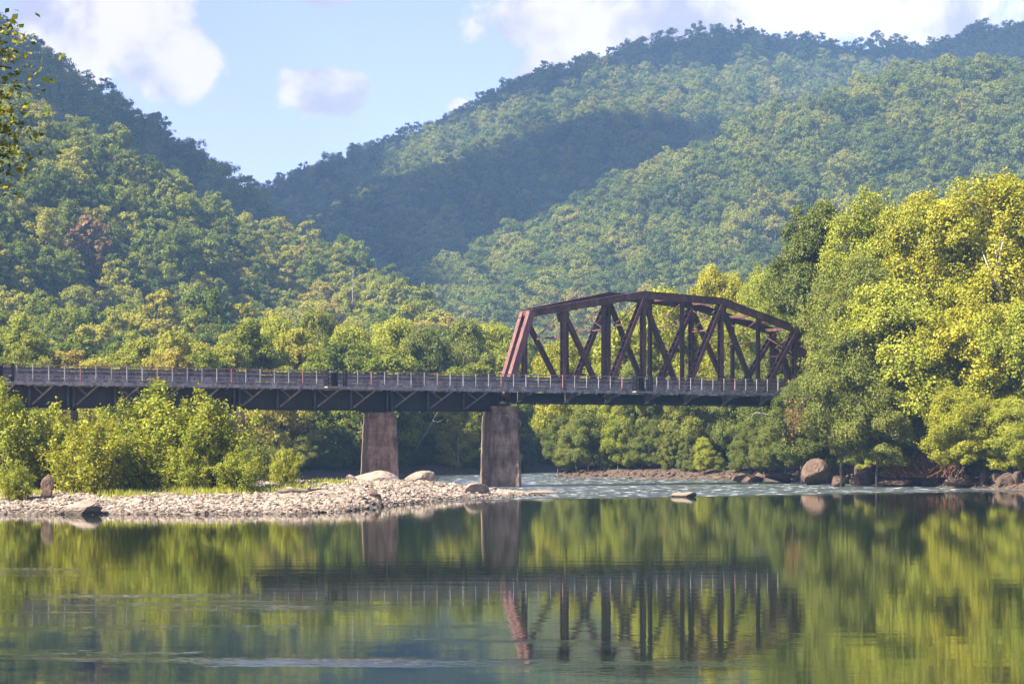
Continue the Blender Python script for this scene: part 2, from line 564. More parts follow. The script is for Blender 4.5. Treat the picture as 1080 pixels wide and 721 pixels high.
RIDGES = [
    # left mountain: far crest, sunlit front spur, nose running down to the river
    ridge([(-420, -360, 900), (-150, -90, 880), (0, 22, 860), (60, 62, 850), (100, 95, 845), (150, 130, 840), (200, 160, 835), (240, 185, 830), (262, 207, 825), (285, 240, 815)], 0.55, 21.0, right=0.6),
    ridge([(-500, -60, 640), (-150, 22, 600), (0, 78, 590), (60, 104, 600), (120, 138, 615), (180, 190, 630), (230, 212, 640), (290, 224, 650), (325, 240, 650)], 0.36, 18.0, right=1.6),
    ridge([(325, 244, 650), (350, 270, 610), (400, 294, 540), (450, 318, 470), (500, 334, 410), (530, 352, 360)], 0.34, 19.0, right=1.2),
    ridge([(-330, 285, 330), (-100, 300, 345), (0, 306, 360), (150, 310, 375), (280, 322, 380), (390, 345, 375)], 0.30, 17.0, 25.0, right=0.8),
    # central mountain
    ridge([(120, 330, 1700), (200, 268, 1640), (285, 203, 1580), (340, 167, 1560), (420, 134, 1540), (480, 113, 1520), (540, 86, 1510), (600, 63, 1500), (640, 51, 1500), (700, 31, 1500), (740, 23, 1500),
           (790, 17, 1500), (830, 23, 1500), (900, 34, 1500), (960, 33, 1500), (1000, 26, 1500), (1040, 15, 1500), (1100, 8, 1500), (1300, -20, 1500)], 0.60, 22.0),
    ridge([(790, 60, 1400), (700, 86, 1330), (620, 101, 1290), (560, 129, 1260), (500, 161, 1230), (440, 192, 1200), (395, 222, 1180), (340, 280, 1140)], 0.50, 18.0),
    ridge([(1000, 70, 1200), (900, 98, 1180), (800, 150, 1150), (720, 205, 1110), (660, 260, 1060)], 0.55, 18.0),
    # right spur
    ridge([(1400, 30, 1000), (1200, 62, 1000), (1080, 78, 1000), (1000, 73, 985), (940, 84, 970), (880, 104, 950), (830, 132, 930), (760, 174, 900), (690, 218, 870), (630, 258, 840), (570, 304, 800), (545, 340, 770)], 0.48, 16.0),
]


def vnoise(x, y, s, seed):
    """value noise"""
    x, y = x / s, y / s
    xi, yi = np.floor(x).astype(np.int64), np.floor(y).astype(np.int64)
    fx, fy = x - xi, y - yi
    fx, fy = fx * fx * (3 - 2 * fx), fy * fy * (3 - 2 * fy)

    def hsh(a, b):
        n = (a * 374761393 + b * 668265263 + seed * 974634777) & 0x7fffffff
        n = ((n ^ (n >> 13)) * 1274126177) & 0x7fffffff
        return ((n ^ (n >> 16)) & 0xffff) / 65535.0
    a = hsh(xi, yi) * (1 - fx) + hsh(xi + 1, yi) * fx
    b = hsh(xi, yi + 1) * (1 - fx) + hsh(xi + 1, yi + 1) * fx
    return a * (1 - fy) + b * fy


XL = ([-200, 0, 30, 40, 52, 70, 105, 170, 200, 225, 240, 250, 262, 300, 400, 600, 3000], [-14, -11, -11, -13, -30, -46, -64, -66, -52, -32, -17, -5, 2, 14, 40, 200, 900])
XR = ([-200, 0, 100, 150, 165, 185, 200, 212, 219, 226, 232, 250, 262, 300, 400, 600, 3000], [40, 50, 60, 50, 43, 35, 28.5, 22, 16.5, 7.0, 5.5, 7, 12, 30, 60, 60, 60])
YF = ([-80, -12, -9.3, -7.9, -4.4, 0, 2.0, 3.0], [106.5, 108.5, 112, 122, 134, 141, 148, 153])
YB = ([-80, -10, -2, 2.0, 3.0], [160, 172, 164, 157, 153])


def height(x, y):
    x, y = np.broadcast_arrays(np.asarray(x, float), np.asarray(y, float))
    h = np.full(x.shape, -1e9)
    for w, sl, rnd, rt_ in RIDGES:
        best = np.full(x.shape, -1e9)
        for a, b in zip(w[:-1], w[1:]):
            dx, dy = b[0] - a[0], b[1] - a[1]
            t = np.clip(((x - a[0]) * dx + (y - a[1]) * dy) / (dx * dx + dy * dy), 0, 1)
            dd = np.hypot(x - a[0] - t * dx, y - a[1] - t * dy)
            ex = np.clip((x - a[0] - t * dx) / (dd + 1e-6), 0, 1)
            v = a[2] + t * (b[2] - a[2]) - sl * (1 + rt_ * ex) * (np.sqrt(dd * dd + rnd * rnd) - rnd)
            best = np.maximum(best, v)
        h = np.maximum(h, best)
    big = (vnoise(x, y, 130, 1) - 0.5) * 18 + (vnoise(x, y, 55, 2) - 0.5) * 9
    h = h + big * np.clip(h / 90, 0, 1)
    # banks and river
    xl, xr = np.interp(y, *XL), np.interp(y, *XR)
    wob = (vnoise(x, y, 6, 3) - 0.5) * 1.6
    s = np.maximum(xl - x, x - xr) + wob          # >0 on land
    bank = np.where(s > 0, 1.2 * (1 - np.exp(-s / 3.0)) + 0.03 * np.clip(s, 0, 120), np.maximum(s * 0.22, -1.4))
    bank = bank + np.where(s > 1, (vnoise(x, y, 9, 4) - 0.5) * 0.5, 0)
    h = np.where(s > 3, np.maximum(bank, h), bank)
    # gravel bar
    front = y - np.interp(x, *YF)
    back = np.interp(x, *YB) - y
    k = np.minimum(front, back) + (vnoise(x, y, 5, 5) - 0.5) * 1.4
    bar = np.where(k > 0, 1.15 * (1 - np.exp(-k / 11.0)) + (vnoise(x, y, 2.2, 6) - 0.5) * 0.22 * np.clip(k / 3, 0, 1), k * 0.18)
    taper = np.clip((2.5 - x) / 9.0, 0.25, 1)
    bar = np.where((x < 3.2) & (k > 0), bar * taper, np.where(x < 3.2, bar, -2))
    h = np.where(s < 0, np.maximum(h, bar), h)
    # bank under the camera
    nb = np.clip((9.0 - y) / 6.0, 0, 1)
    h = np.where(y < 9, np.maximum(h, -1.4 + 3.6 * nb), h)
    return h


def graded(segs):
    out = []
    for a, b, n in segs:
        out.append(np.linspace(a, b, n, endpoint=False))
    out.append([segs[-1][1]])
    return np.concatenate(out)


gx = graded([(-3000, -700, 16), (-700, -80, 80), (-80, -42, 36), (-42, 4, 92), (4, 60, 75), (60, 800, 92), (800, 3000, 16)])
gy = graded([(-600, -10, 12), (-10, 60, 25), (60, 100, 20), (100, 178, 120), (178, 270, 100), (270, 700, 75), (700, 1700, 110), (1700, 5000, 14)])
GX, GY = np.meshgrid(gx, gy)
GZ = height(GX, GY)
nx, ny = len(gx), len(gy)
ii = (np.arange(ny - 1)[:, None] * nx + np.arange(nx - 1)[None]).ravel()
gme = mesh_np('ground', np.stack([GX.ravel(), GY.ravel(), GZ.ravel()], 1), np.stack([ii, ii + 1, ii + nx + 1, ii + nx], 1), None, [ground_mat()], smooth_sh=True)
tag(link('ground', gme), kind='structure')

wv = [(-600, -80, 0), (600, -80, 0), (600, 620, 0), (-600, 620, 0)]
tag(link('river', mesh_np('river', wv, [(0, 1, 2, 3)], None, [water_mat()])), kind='structure')


def gh(x, y):
    return float(height(np.array([x]), np.array([y]))[0])


# ------------------------------------------------------------------ foliage builders

def unit(v):
    return v / (np.linalg.norm(v, axis=-1, keepdims=True) + 1e-9)


def leaves(C, N, size, g, asp=0.8):
    """diamond leaf faces at centres C with normals N"""
    n = len(C)
    N = unit(N + g.normal(0, 0.55, (n, 3)))
    ref = unit(g.normal(0, 1, (n, 3)))
    a = unit(np.cross(N, ref))
    b = np.cross(N, a)
    L = (size * g.uniform(0.65, 1.35, n))[:, None]
    a, b = a * L, b * L * asp
    V = np.stack([C - a, C - b * 0.9 + a * 0.15, C + a, C + b * 0.9 + a * 0.15], 1).reshape(-1, 3)
    Q = np.arange(n * 4).reshape(n, 4)
    return V, Q


def crown(g, h, r, base=0.25, n_big=16, n_small=9, per=12, size=0.3, shape=1.0, lump=0.36, skirt=0.35, zs=0.8):
    """two-level clumps of leaves inside an uneven envelope. returns centres, normals, tints"""
    zc, rz = h * (base + 1) / 2, h * (1 - base) / 2
    uz = g.uniform(-0.97, 0.97, n_big)
    ph = g.uniform(0, 2 * math.pi, n_big)
    prof = np.where(uz > 0, np.sqrt(np.clip(1 - np.abs(uz) ** 2.1, 0.02, 1)) ** shape, 1 - skirt * uz * uz)
    rad = (0.10 + 0.80 * g.uniform(0, 1, n_big) ** 0.55) * g.uniform(0.8, 1.12, n_big) * prof
    big = np.stack([np.cos(ph) * rad * r, np.sin(ph) * rad * r, uz * rz * g.uniform(0.88, 1.06, n_big)], 1)
    big[:, 2] += zc
    R1 = r * lump * g.uniform(0.75, 1.25, n_big)
    Cs, Ns, Ts = [], [], []
    sd_ = unit(g.normal(0, 1, (n_big, n_small, 3)))
    sd_[..., 2] = np.where(sd_[..., 2] < -0.5, -sd_[..., 2], sd_[..., 2])
    sc = big[:, None] + sd_ * (R1[:, None] * g.uniform(0.55, 1.0, (n_big, n_small)))[..., None] * np.array([1, 1, zs])
    R2 = (R1[:, None] * g.uniform(0.34, 0.55, (n_big, n_small)))
    ld = unit(g.normal(0, 1, (n_big, n_small, per, 3)))
    ld[..., 2] = ld[..., 2] * 0.9 + 0.1
    lc = sc[:, :, None] + ld * (R2[..., None] * g.uniform(0.6, 1.1, (n_big, n_small, per)))[..., None]
    outw = unit(lc - np.array([0, 0, zc - 0.15 * h]))
    loc = unit(lc - big[:, None, None])
    nrm = unit(ld * 0.8 + loc * 0.7 + outw * 0.5 + np.array([0, 0, 0.1]))
    tb = g.uniform(0, 1, (n_big, 1, 1)) * 0.30 + g.uniform(0, 1, (n_big, n_small, 1)) * 0.25 + g.uniform(0, 1, (n_big, n_small, per)) * 0.45
    return lc.reshape(-1, 3), nrm.reshape(-1, 3), tb.reshape(-1), big


def limbs(mb, g, h, r, big, base, lean=0.0, tr=0.028, seg=7, n=9):
    """tapered trunk and limbs reaching toward the clumps"""
    top = np.array([lean * h * 0.5, 0, h * 0.82])
    k = 7
    tt = np.linspace(0, 1, k)
    pts = np.outer(tt, top) + np.stack([g.normal(0, 0.012 * h, k), g.normal(0, 0.012 * h, k), np.zeros(k)], 1) * (tt > 0)[:, None]
    pts[0, 2] -= 0.5
    mb.tube(pts, h * tr * (1 - 0.85 * tt) + 0.02, seg)
    sel = g.permutation(len(big))[:n]
    for i in sel:
        b = big[i]
        z0 = np.clip(b[2] - np.hypot(b[0], b[1]) * 0.9, h * base * 0.75, h * 0.7)
        t0 = z0 / (h * 0.82)
        p0 = np.array([np.interp(t0, tt, pts[:, j]) for j in range(3)])
        mid = p0 * 0.5 + b * 0.5 + np.array([0, 0, 0.04 * h]) + g.normal(0, 0.02 * h, 3)
        mb.tube([p0, mid, b], [h * tr * 0.42, h * tr * 0.26, h * tr * 0.1], 5)


def tree_mesh(seed, h, r, leaf, bark, merge=True, **kw):
    """one tree: returns (crown_mesh, trunk_mesh) or one merged mesh"""
    g = np.random.default_rng(seed)
    tr = kw.pop('tr', 0.02)
    nl = kw.pop('nl', 9)
    size = kw.pop('size', 0.3)
    lean = kw.pop('lean', 0.0)
    under = kw.pop('under', 0)
    C, N, T, big = crown(g, h, r, size=size, **kw)
    if lean:
        C[:, 0] += lean * C[:, 2] * 0.5
        big[:, 0] += lean * big[:, 2] * 0.5
    V, Q = leaves(C, N, size, g)
    mb = MB()
    limbs(mb, g, h, r, big, kw.get('base', 0.25), lean, tr, n=nl)
    if merge:
        nV = len(V)
        TV = np.concatenate(mb.V)
        TQ = np.array(mb.Q) + nV
        TT = np.array(mb.T) + nV
        q = np.concatenate([Q, TQ])
        return mesh_np('tree', np.concatenate([V, TV]), q, TT, [leaf, bark], np.concatenate([T, np.zeros(len(TQ) + len(TT))]),
                       midx=[0] * len(Q) + [1] * (len(TQ) + len(TT)))
    cm = mesh_np('crown', V, Q, None, [leaf], T)
    tm = mesh_np('trunk', np.concatenate(mb.V), mb.Q, mb.T, [bark], smooth_sh=True)
    return cm, tm


# ------------------------------------------------------------------ the bridge
U = np.array([0.869, 0.495, 0.0])
U /= np.linalg.norm(U)
NA = np.array([-U[1], U[0], 0.0])          # away from the camera, across the bridge
R0 = np.array([-39.6, 154.3, 0.0])
UP = np.array([0, 0, 1.0])


def B(t, o, z):
    return R0 + U * t + NA * o + UP * z


def t_of(px, o):
    k = (px - 540) / F
    b = R0 + NA * o
    return (k * b[1] - b[0]) / (U[0] - k * U[1])


def z_of(t, o, py):
    return CZ + (HOR - py) / F * (R0 + U * t + NA * o)[1]


ZF = 8.62          # walkway floor
ZR = 9.95          # top rail
OG = 2.4           # near girder face
T_SPLIT = t_of(533, OG)
T_START = -16.0
T_END = 83.0


def walkway(parent, t0, t1, name='walkway'):
    m = MB()
    m.hexa([B(t0, 0.02, ZF - 0.10), B(t1, 0.02, ZF - 0.10), B(t1, OG, ZF - 0.10), B(t0, OG, ZF - 0.10),
            B(t0, 0.02, ZF), B(t1, 0.02, ZF), B(t1, OG, ZF), B(t0, OG, ZF)])
    w = m.build(name, TIMBER, parent)
    f = MB()
    f.beam(B(t0, -0.06, ZF - 0.07), B(t1, -0.06, ZF - 0.07), 0.10, 0.24, NA)
    tt = t0 + 0.4
    while tt < t1:
        f.beam(B(tt, -0.10, ZF - 0.24), B(tt, 0.5, ZF - 0.24), 0.14, 0.12, U)
        tt += 1.27
    f.build('fascia', GREY, w)
    rl = MB()
    rl.beam(B(t0, 0, ZR), B(t1, 0, ZR), 0.085, 0.085, NA)
    r_ = rl.build('railing', REDRAIL, parent)
    for z in (ZF + 0.96, ZF + 0.62, ZF + 0.30):
        rl = MB()
        rl.beam(B(t0, 0, z), B(t1, 0, z), 0.06, 0.06, NA)
        rl.build('mid_rail', GREY, r_)
    posts = []
    k = math.ceil(t0 / 1.27)
    i = 0
    while k * 1.27 < t1:
        p = MB()
        tt = k * 1.27
        p.beam(B(tt, -0.075, ZF - 0.16), B(tt, -0.075, ZR + 0.03), 0.09, 0.09, U)
        p.beam(B(tt, -0.02, ZF + 0.04), B(tt, 0.45, ZF + 0.05), 0.05, 0.05, U)
        posts.append((p, (k * 7) % 5 == 0))
        k += 1
    for p, red in posts:
        p.build('railing_post', REDRAIL if red else GREY, parent)
    return w


def parapet(parent, t0, t1):
    """timber guard along the track edge behind the walkway, with the tie ends under it"""
    lo = MB()
    m = MB()
    for mm, z0, z1 in ((m, ZF + 1.0, ZF + 1.24), (m, ZF + 0.74, ZF + 0.97), (lo, ZF + 0.44, ZF + 0.70), (lo, ZF + 0.10, ZF + 0.38)):
        mm.hexa([B(t0, OG + .05, z0), B(t1, OG + .05, z0), B(t1, OG + .13, z0), B(t0, OG + .13, z0),
                 B(t0, OG + .05, z1), B(t1, OG + .05, z1), B(t1, OG + .13, z1), B(t0, OG + .13, z1)])
    lo.build('ballast_board', PALE_TIMBER, parent)
    tt = t0 + 0.2
    while tt < t1:
        m.beam(B(tt, OG + .18, ZF), B(tt, OG + .18, ZF + 1.15), 0.1, 0.1, U)
        tt += 2.2
    m.build('timber_guard', TIMBER, parent)
    s = MB()
    tt = t0 + 0.2
    while tt < t1 - 0.2:
        s.beam(B(tt, OG + 0.15, ZF + 0.12), B(tt, OG + 4.6, ZF + 0.12), 0.24, 0.24, U)
        tt += 0.52
    s.build('railway_ties', TIMBER, parent)
    for o in (OG + 1.6, OG + 3.04):
        r = MB()
        r.beam(B(t0, o, ZF + 0.33), B(t1, o, ZF + 0.33), 0.075, 0.17, NA)
        r.build('rail', RUST_DARK, parent)


def refuge(parent, t):
    """dark refuge box hung outside the walkway"""
    m = MB()
    m.hexa([B(t - .9, -.75, ZF - .1), B(t + .9, -.75, ZF - .1), B(t + .9, -.1, ZF - .1), B(t - .9, -.1, ZF - .1),
            B(t - .9, -.75, ZF + .02), B(t + .9, -.75, ZF + .02), B(t + .9, -.1, ZF + .02), B(t - .9, -.1, ZF + .02)])
    p = m.build('refuge_platform', GREY, parent)
    c = MB()
    for a, b in (((t - .85, -.72), (t + .85, -.72)), ((t - .85, -.72), (t - .85, -.1)), ((t + .85, -.72), (t + .85, -.1))):
        for z in (ZF + .3, ZF + .62, ZF + .95, ZR + 0.08):
            c.beam(B(a[0], a[1], z), B(b[0], b[1], z), 0.05, 0.06, UP)
        for q in (a, b):
            c.beam(B(q[0], q[1], ZF), B(q[0], q[1], ZR + .1), 0.08, 0.08, U)
        mid = ((a[0] + b[0]) / 2, (a[1] + b[1]) / 2)
        c.beam(B(mid[0], mid[1], ZF), B(mid[0], mid[1], ZR + .1), 0.08, 0.08, U)
    c.hexa([B(t - .5, -.55, ZF + .02), B(t + .1, -.55, ZF + .02), B(t + .1, -.12, ZF + .02), B(t - .5, -.12, ZF + .02),
            B(t - .5, -.55, ZF + 1.2), B(t + .1, -.55, ZF + 1.2), B(t + .1, -.12, ZF + 1.2), B(t - .5, -.12, ZF + 1.2)])
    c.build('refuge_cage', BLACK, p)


gb = thing('girder_bridge', 'long black plate girder railway viaduct with walkway railing, left of the red truss', 'bridge', tuple(B(10, 3, 0)))
tb = thing('truss_bridge', 'rusty red camelback steel truss railway span over the river', 'bridge', tuple(B(60, 4, 0)))
for e in (gb, tb):
    e.location = (0, 0, 0)

# plate girder spans
ZGT, ZGB = ZF - 0.14, 6.72
t_piers = [t_of(68, 4), t_of(242, 4), t_of(402, 4), t_of(530, 4)]
for i, (a, b) in enumerate(zip([T_START] + t_piers[:-1], t_piers)):
    a, b = a + 0.08, b - 0.08
    if i == 3:
        b = T_SPLIT - 0.6
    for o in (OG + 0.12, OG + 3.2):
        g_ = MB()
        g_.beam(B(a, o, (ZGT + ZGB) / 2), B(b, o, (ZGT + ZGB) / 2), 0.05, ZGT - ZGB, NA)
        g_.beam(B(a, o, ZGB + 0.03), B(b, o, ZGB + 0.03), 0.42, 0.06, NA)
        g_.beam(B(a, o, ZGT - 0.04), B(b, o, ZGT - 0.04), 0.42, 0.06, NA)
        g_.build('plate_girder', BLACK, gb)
    n = max(2, int(round((b - a) / 3.2)))
    for k in range(n + 1):
        t = a + 0.15 + (b - a - 0.3) * k / n
        st = MB()
        st.beam(B(t, OG + 0.0, ZGB + .08), B(t, OG + 0.0, ZGT - .08), 0.16, 0.20, U)
        st.build('stiffener', DGREY, gb)
        if k < n:
            t += 0.25
            br = MB()
            br.beam(B(t, OG - 0.05, ZGB + 0.25), B(t + 1.0, 0.05, ZF - 0.2), 0.11, 0.11, UP)
            br.beam(B(t + 0.1, OG - 0.05, ZF - 0.22), B(t + 0.55, 1.2, ZF - 0.95), 0.10, 0.10, UP)
            br.beam(B(t + 1.0, 0.05, ZF - 0.22), B(t + 0.1, OG, ZF - 0.22), 0.12, 0.12, UP)
            br.build('walkway_bracket', GREY, gb)
walkway(gb, T_START, T_SPLIT)
parapet(gb, T_START, T_SPLIT)
refuge(gb, t_of(352, 0))
refuge(gb, t_of(0, 0))

# truss
ON, OF = OG + 0.35, OG + 5.35
SIDE = NA


def boxmember(mb, a, b, w, dep):
    """two channels with a shadow gap between: box section, w across the bridge, dep in the truss plane"""
    mb.beam(a, b, w, dep, NA)


def laced(mb, a, b, w, dep, cell=0.62):
    """two flat sides joined by batten lacing across the underside"""
    a, b = np.array(a), np.array(b)
    d = (b - a)
    L = np.linalg.norm(d)
    d /= L
    q = np.cross(NA, d)
    for s in (-1, 1):
        mb.beam(a + NA * s * w * 0.5, b + NA * s * w * 0.5, 0.09, dep, NA)
        for e in (-1, 1):
            mb.beam(a + NA * s * w * 0.42 + q * e * dep * 0.5, b + NA * s * w * 0.42 + q * e * dep * 0.5, 0.12, 0.03, NA)
    k = int(L / cell)
    for i in range(k + 1):
        c = a + d * (L * i / max(k, 1))
        for e in (-1, 1):
            mb.beam(c + q * e * dep * 0.515 - NA * w * 0.46, c + q * e * dep * 0.515 + NA * w * 0.46, 0.15, 0.03, d)


ZB = 7.95           # bottom chord axis
near_top = [(560, 330.5), (594, 325), (678, 311), (760, 318), (838, 347)]
far_top = [(553, 330), (641, 312), (729, 322), (815, 350)]


def truss(o, tops, ends, far=False):
    tt = [t_of(px, o) for px, _ in tops]
    zz = [z_of(t, o, py) for t, (_, py) in zip(tt, tops)]
    top = [B(t, o, z) for t, z in zip(tt, zz)]
    # top chord: heavy box, thicker cover plate on top
    tc = MB()
    for a, b in zip(top[:-1], top[1:]):
        tc.beam(a, b, 0.52, 0.62, NA)
    tail = None
    for p in top:
        tc.hexa([p + v for v in (U * -.32 - NA * .264 - UP * .36, U * .32 - NA * .264 - UP * .36, U * .32 + NA * .264 - UP * .36, U * -.32 + NA * .264 - UP * .36,
                                 U * -.32 - NA * .264 + UP * .30, U * .32 - NA * .264 + UP * .30, U * .32 + NA * .264 + UP * .30, U * -.32 + NA * .264 + UP * .30)])
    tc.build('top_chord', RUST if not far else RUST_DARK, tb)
    cp = MB()
    for a, b in zip(top[:-1], top[1:]):
        cp.beam(a + UP * 0.335, b + UP * 0.335, 0.66, 0.05, NA)
    cp.build('cover_plate', RUST, tb)
    # bottom chord
    t0 = t_of(ends[0], o)
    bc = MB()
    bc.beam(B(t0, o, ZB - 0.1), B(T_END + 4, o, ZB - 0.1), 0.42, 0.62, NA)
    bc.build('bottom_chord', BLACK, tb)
    # end posts
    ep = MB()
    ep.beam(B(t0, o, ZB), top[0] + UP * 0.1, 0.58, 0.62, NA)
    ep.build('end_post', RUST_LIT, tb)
    ep = MB()
    ep.beam(top[-1], B(tt[-1] + 3.2, o, ZB), 0.58, 0.62, NA)
    ep.build('end_post', RUST, tb)

    def topz(t):
        return np.interp(t, tt, zz)
    main = list(range(0 if far else 1, len(tops)))
    bots = []
    for i, j in zip(main[:-1], main[1:]):
        tm = (tt[i] + tt[j]) / 2
        bots.append(tm)
        d = MB()
        boxmember(d, top[i] - UP * 0.3, B(tm, o, ZB), 0.40, 0.42)
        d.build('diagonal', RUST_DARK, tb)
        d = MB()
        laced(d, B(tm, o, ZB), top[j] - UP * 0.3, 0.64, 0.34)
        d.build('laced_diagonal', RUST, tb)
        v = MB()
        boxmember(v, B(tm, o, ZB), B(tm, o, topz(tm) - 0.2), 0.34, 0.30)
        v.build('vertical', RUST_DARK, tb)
    for i in main:
        v = MB()
        laced(v, B(tt[i], o, ZB), top[i] - UP * 0.3, 0.52, 0.32, 0.8)
        v.build('laced_vertical', RUST, tb)
        gp = MB()
        p = top[i] - UP * 0.75
        gp.prism([p - U * .55 + UP * .3 - NA * .29, p + U * .55 + UP * .3 - NA * .29, p + U * .38 - UP * .5 - NA * .29, p - U * .38 - UP * .5 - NA * .29], NA * 0.58)
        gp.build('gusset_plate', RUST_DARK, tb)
    return tt, zz, bots


ntt, nzz, nb_ = truss(ON, near_top, (533,))
ftt, fzz, fb_ = truss(OF, far_top, (526,), True)
# sway and lateral bracing between the two trusses
for t in sorted(set([round(x, 2) for x in ntt[1:] + nb_])):
    zn, zf = np.interp(t, ntt, nzz), np.interp(t, ftt, fzz)
    s = MB()
    s.beam(B(t, ON, zn + 0.1), B(t, OF, min(zn, zf) + 0.1), 0.2, 0.28, U)
    s.beam(B(t, ON, zn - 2.6), B(t, OF, min(zn, zf) - 2.6), 0.14, 0.16, U)
    s.beam(B(t, ON, zn - 0.4), B(t, OF, min(zn, zf) - 2.5), 0.07, 0.07, U)
    s.beam(B(t, ON, zn - 2.5), B(t, OF, min(zn, zf) - 0.4), 0.07, 0.07, U)
    s.build('sway_brace', RUST, tb)
lat = sorted(ntt[1:] + nb_)
for a, b in zip(lat[:-1], lat[1:]):
    s = MB()
    for o1, o2 in ((ON, OF), (OF, ON)):
        za = np.interp(a, ntt, nzz)
        zb = np.interp(b, ntt, nzz)
        s.beam(B(a, o1, za + 0.2), B(b, o2, zb + 0.2), 0.09, 0.12, UP)
    s.build('lateral_brace', RUST, tb)
pb = MB()
pb.beam(B(ntt[0], ON, nzz[0] + .0), B(ftt[0], OF, fzz[0] + .0), 0.3, 0.5, U)
pb.beam(B(ntt[0] - .35, ON, nzz[0] - 1.5), B(ftt[0] - .35, OF, fzz[0] - 1.5), 0.15, 0.2, U)
pb.build('portal_brace', RUST, tb)
# floor beams, brackets, stringers
fl = sorted([ntt[0] - 1.6] + ntt[1:] + nb_ + [ntt[-1] + 4.3])
for t in fl:
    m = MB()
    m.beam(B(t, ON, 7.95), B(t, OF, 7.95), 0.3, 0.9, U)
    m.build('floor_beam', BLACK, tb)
    m = MB()
    prof = [(ON - .25, 7.58), (ON - .25, ZF - .12), (0.1, ZF - .12), (0.1, ZF - .32), (0.9, ZF - .40), (1.6, ZF - .62), (2.1, ZF - .9)]
    m.prism([B(t, o, z) for o, z in prof], U * 0.09)
    m.prism([B(t - .12, o, z) for o, z in [(ON - .25, 7.54), (2.1, ZF - .93), (2.1, ZF - .9), (ON - .25, 7.58)]], U * 0.33)
    for (o1, z1), (o2, z2) in zip(prof[3:-1], prof[4:]):
        m.beam(B(t + .04, o1, z1 - .03), B(t + .04, o2, z2 - .03), 0.34, 0.05, U)
    m.beam(B(t + .04, 2.1, ZF - .93), B(t + .04, ON - .25, 7.55), 0.34, 0.05, U)
    m.build('floor_bracket', GREY, tb)
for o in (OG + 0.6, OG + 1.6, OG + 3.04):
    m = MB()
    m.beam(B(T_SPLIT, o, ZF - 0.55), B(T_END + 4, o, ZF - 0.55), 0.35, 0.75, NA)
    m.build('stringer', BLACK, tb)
walkway(tb, T_SPLIT + 0.05, T_END)
parapet(tb, T_SPLIT + 0.05, T_END)
refuge(tb, t_of(675, 0))


# piers
PAX = np.array([-0.13, 0.9915, 0.0])
PSD = np.array([0.9915, 0.13, 0.0])


def pier(label, px, top, bot, w_top, w_bot, cap=False, o=0.9, L=7.0):
    t = t_of(px, o)
    base = B(t, o, 0)
    e = thing('bridge_pier', label, 'bridge pier', tuple(base + UP * bot))
    c = np.zeros(3)
    m = MB()
    H = top - bot
    rows = 16
    cols = [(-1, 0), (-0.82, -0.18), (0.82, -0.18), (1, 0), (1, 1), (-1, 1)]
    V = []
    for r in range(rows + 1):
        f = r / rows
        w = (w_bot + (w_top - w_bot) * f) / 2
        ext = (1 - f) * 0.28
        for (a, b) in cols:
            j = rng.normal(0, 0.022, 3)
            if b <= 0:
                V.append(PSD * a * w + PAX * (b * 1.0 - ext) + UP * H * f + j)
            else:
                V.append(PSD * a * w + PAX * (L + ext) + UP * H * f + j)
    n = len(cols)
    Q = [(r * n + i, r * n + (i + 1) % n, (r + 1) * n + (i + 1) % n, (r + 1) * n + i) for r in range(rows) for i in range(n)]
    k = rows * n
    m.add(V, Q, [(k, k + i, k + i + 1) for i in range(1, n - 1)])
    m.build('shaft', PIER, e)
    if cap:
        m = MB()
        w = w_top / 2 * 0.92
        m.hexa([PSD * a * w + PAX * b + UP * (H + z) for z in (0.003, 0.62) for a, b in ((-1, -0.05), (1, -0.05), (1, L), (-1, L))])
        w *= 1.08
        m.hexa([PSD * a * w + PAX * b + UP * (H + z) for z in (0.45, 0.75) for a, b in ((-1, -0.16), (1, -0.16), (1, L + .1), (-1, L + .1))])
        m.build('cap', PIER, e)
    s = MB()
    z0 = H + (0.76 if cap else 0.003)
    for b in (1.6, 4.9):
        s.hexa([PSD * a * 0.5 + PAX * (b + q) + UP * (z0 + z) for z in (0, max(0.12, 0.2)) for a, q in ((-1, -.35), (1, -.35), (1, .35), (-1, .35))])
    s.build('bearing', BLACK, e)
    return e


pier('brown stained concrete pier standing on the stony bar, nearer the left', 403, 6.5, 0.3, 2.4, 2.95)
pier('brown streaked concrete pier with stone cap under the left end of the red truss', 533, 6.42, -0.8, 2.5, 2.9, True, o=0.6)
pier('narrow brown pier showing beside the right edge of the big green bush', 243, 6.5, 0.8, 2.3, 2.8)
pier('dark pier under the girders behind the leftmost bushes', 68, 6.5, 0.5, 1.0, 1.3)
pier('stone bridge pier hidden in trees at the right end of the truss', 893, 6.9, 0.5, 3.0, 3.4)

# ------------------------------------------------------------------ rocks


def ico(sub):
    import bmesh
    bm = bmesh.new()
    bmesh.ops.create_icosphere(bm, subdivisions=sub, radius=1.0)
    V = np.array([v.co[:] for v in bm.verts])
    T = np.array([[v.index for v in f.verts] for f in bm.faces])
    bm.free()
    return V, T


ICO1, ICO2, ICO3 = ico(1), ico(2), ico(4)


def rock_shape(g, V, cuts=9, jit=0.06):
    """chiselled boulder: sphere clipped by random planes"""
    P = V.copy()
    for _ in range(cuts):
        n = unit(g.normal(0, 1, 3))
        d = g.uniform(0.30, 0.78)
        s = P @ n
        P = P - np.outer(np.clip(s - d, 0, None), n) * 0.92
    P += g.normal(0, jit, P.shape) * 0.25
    return P


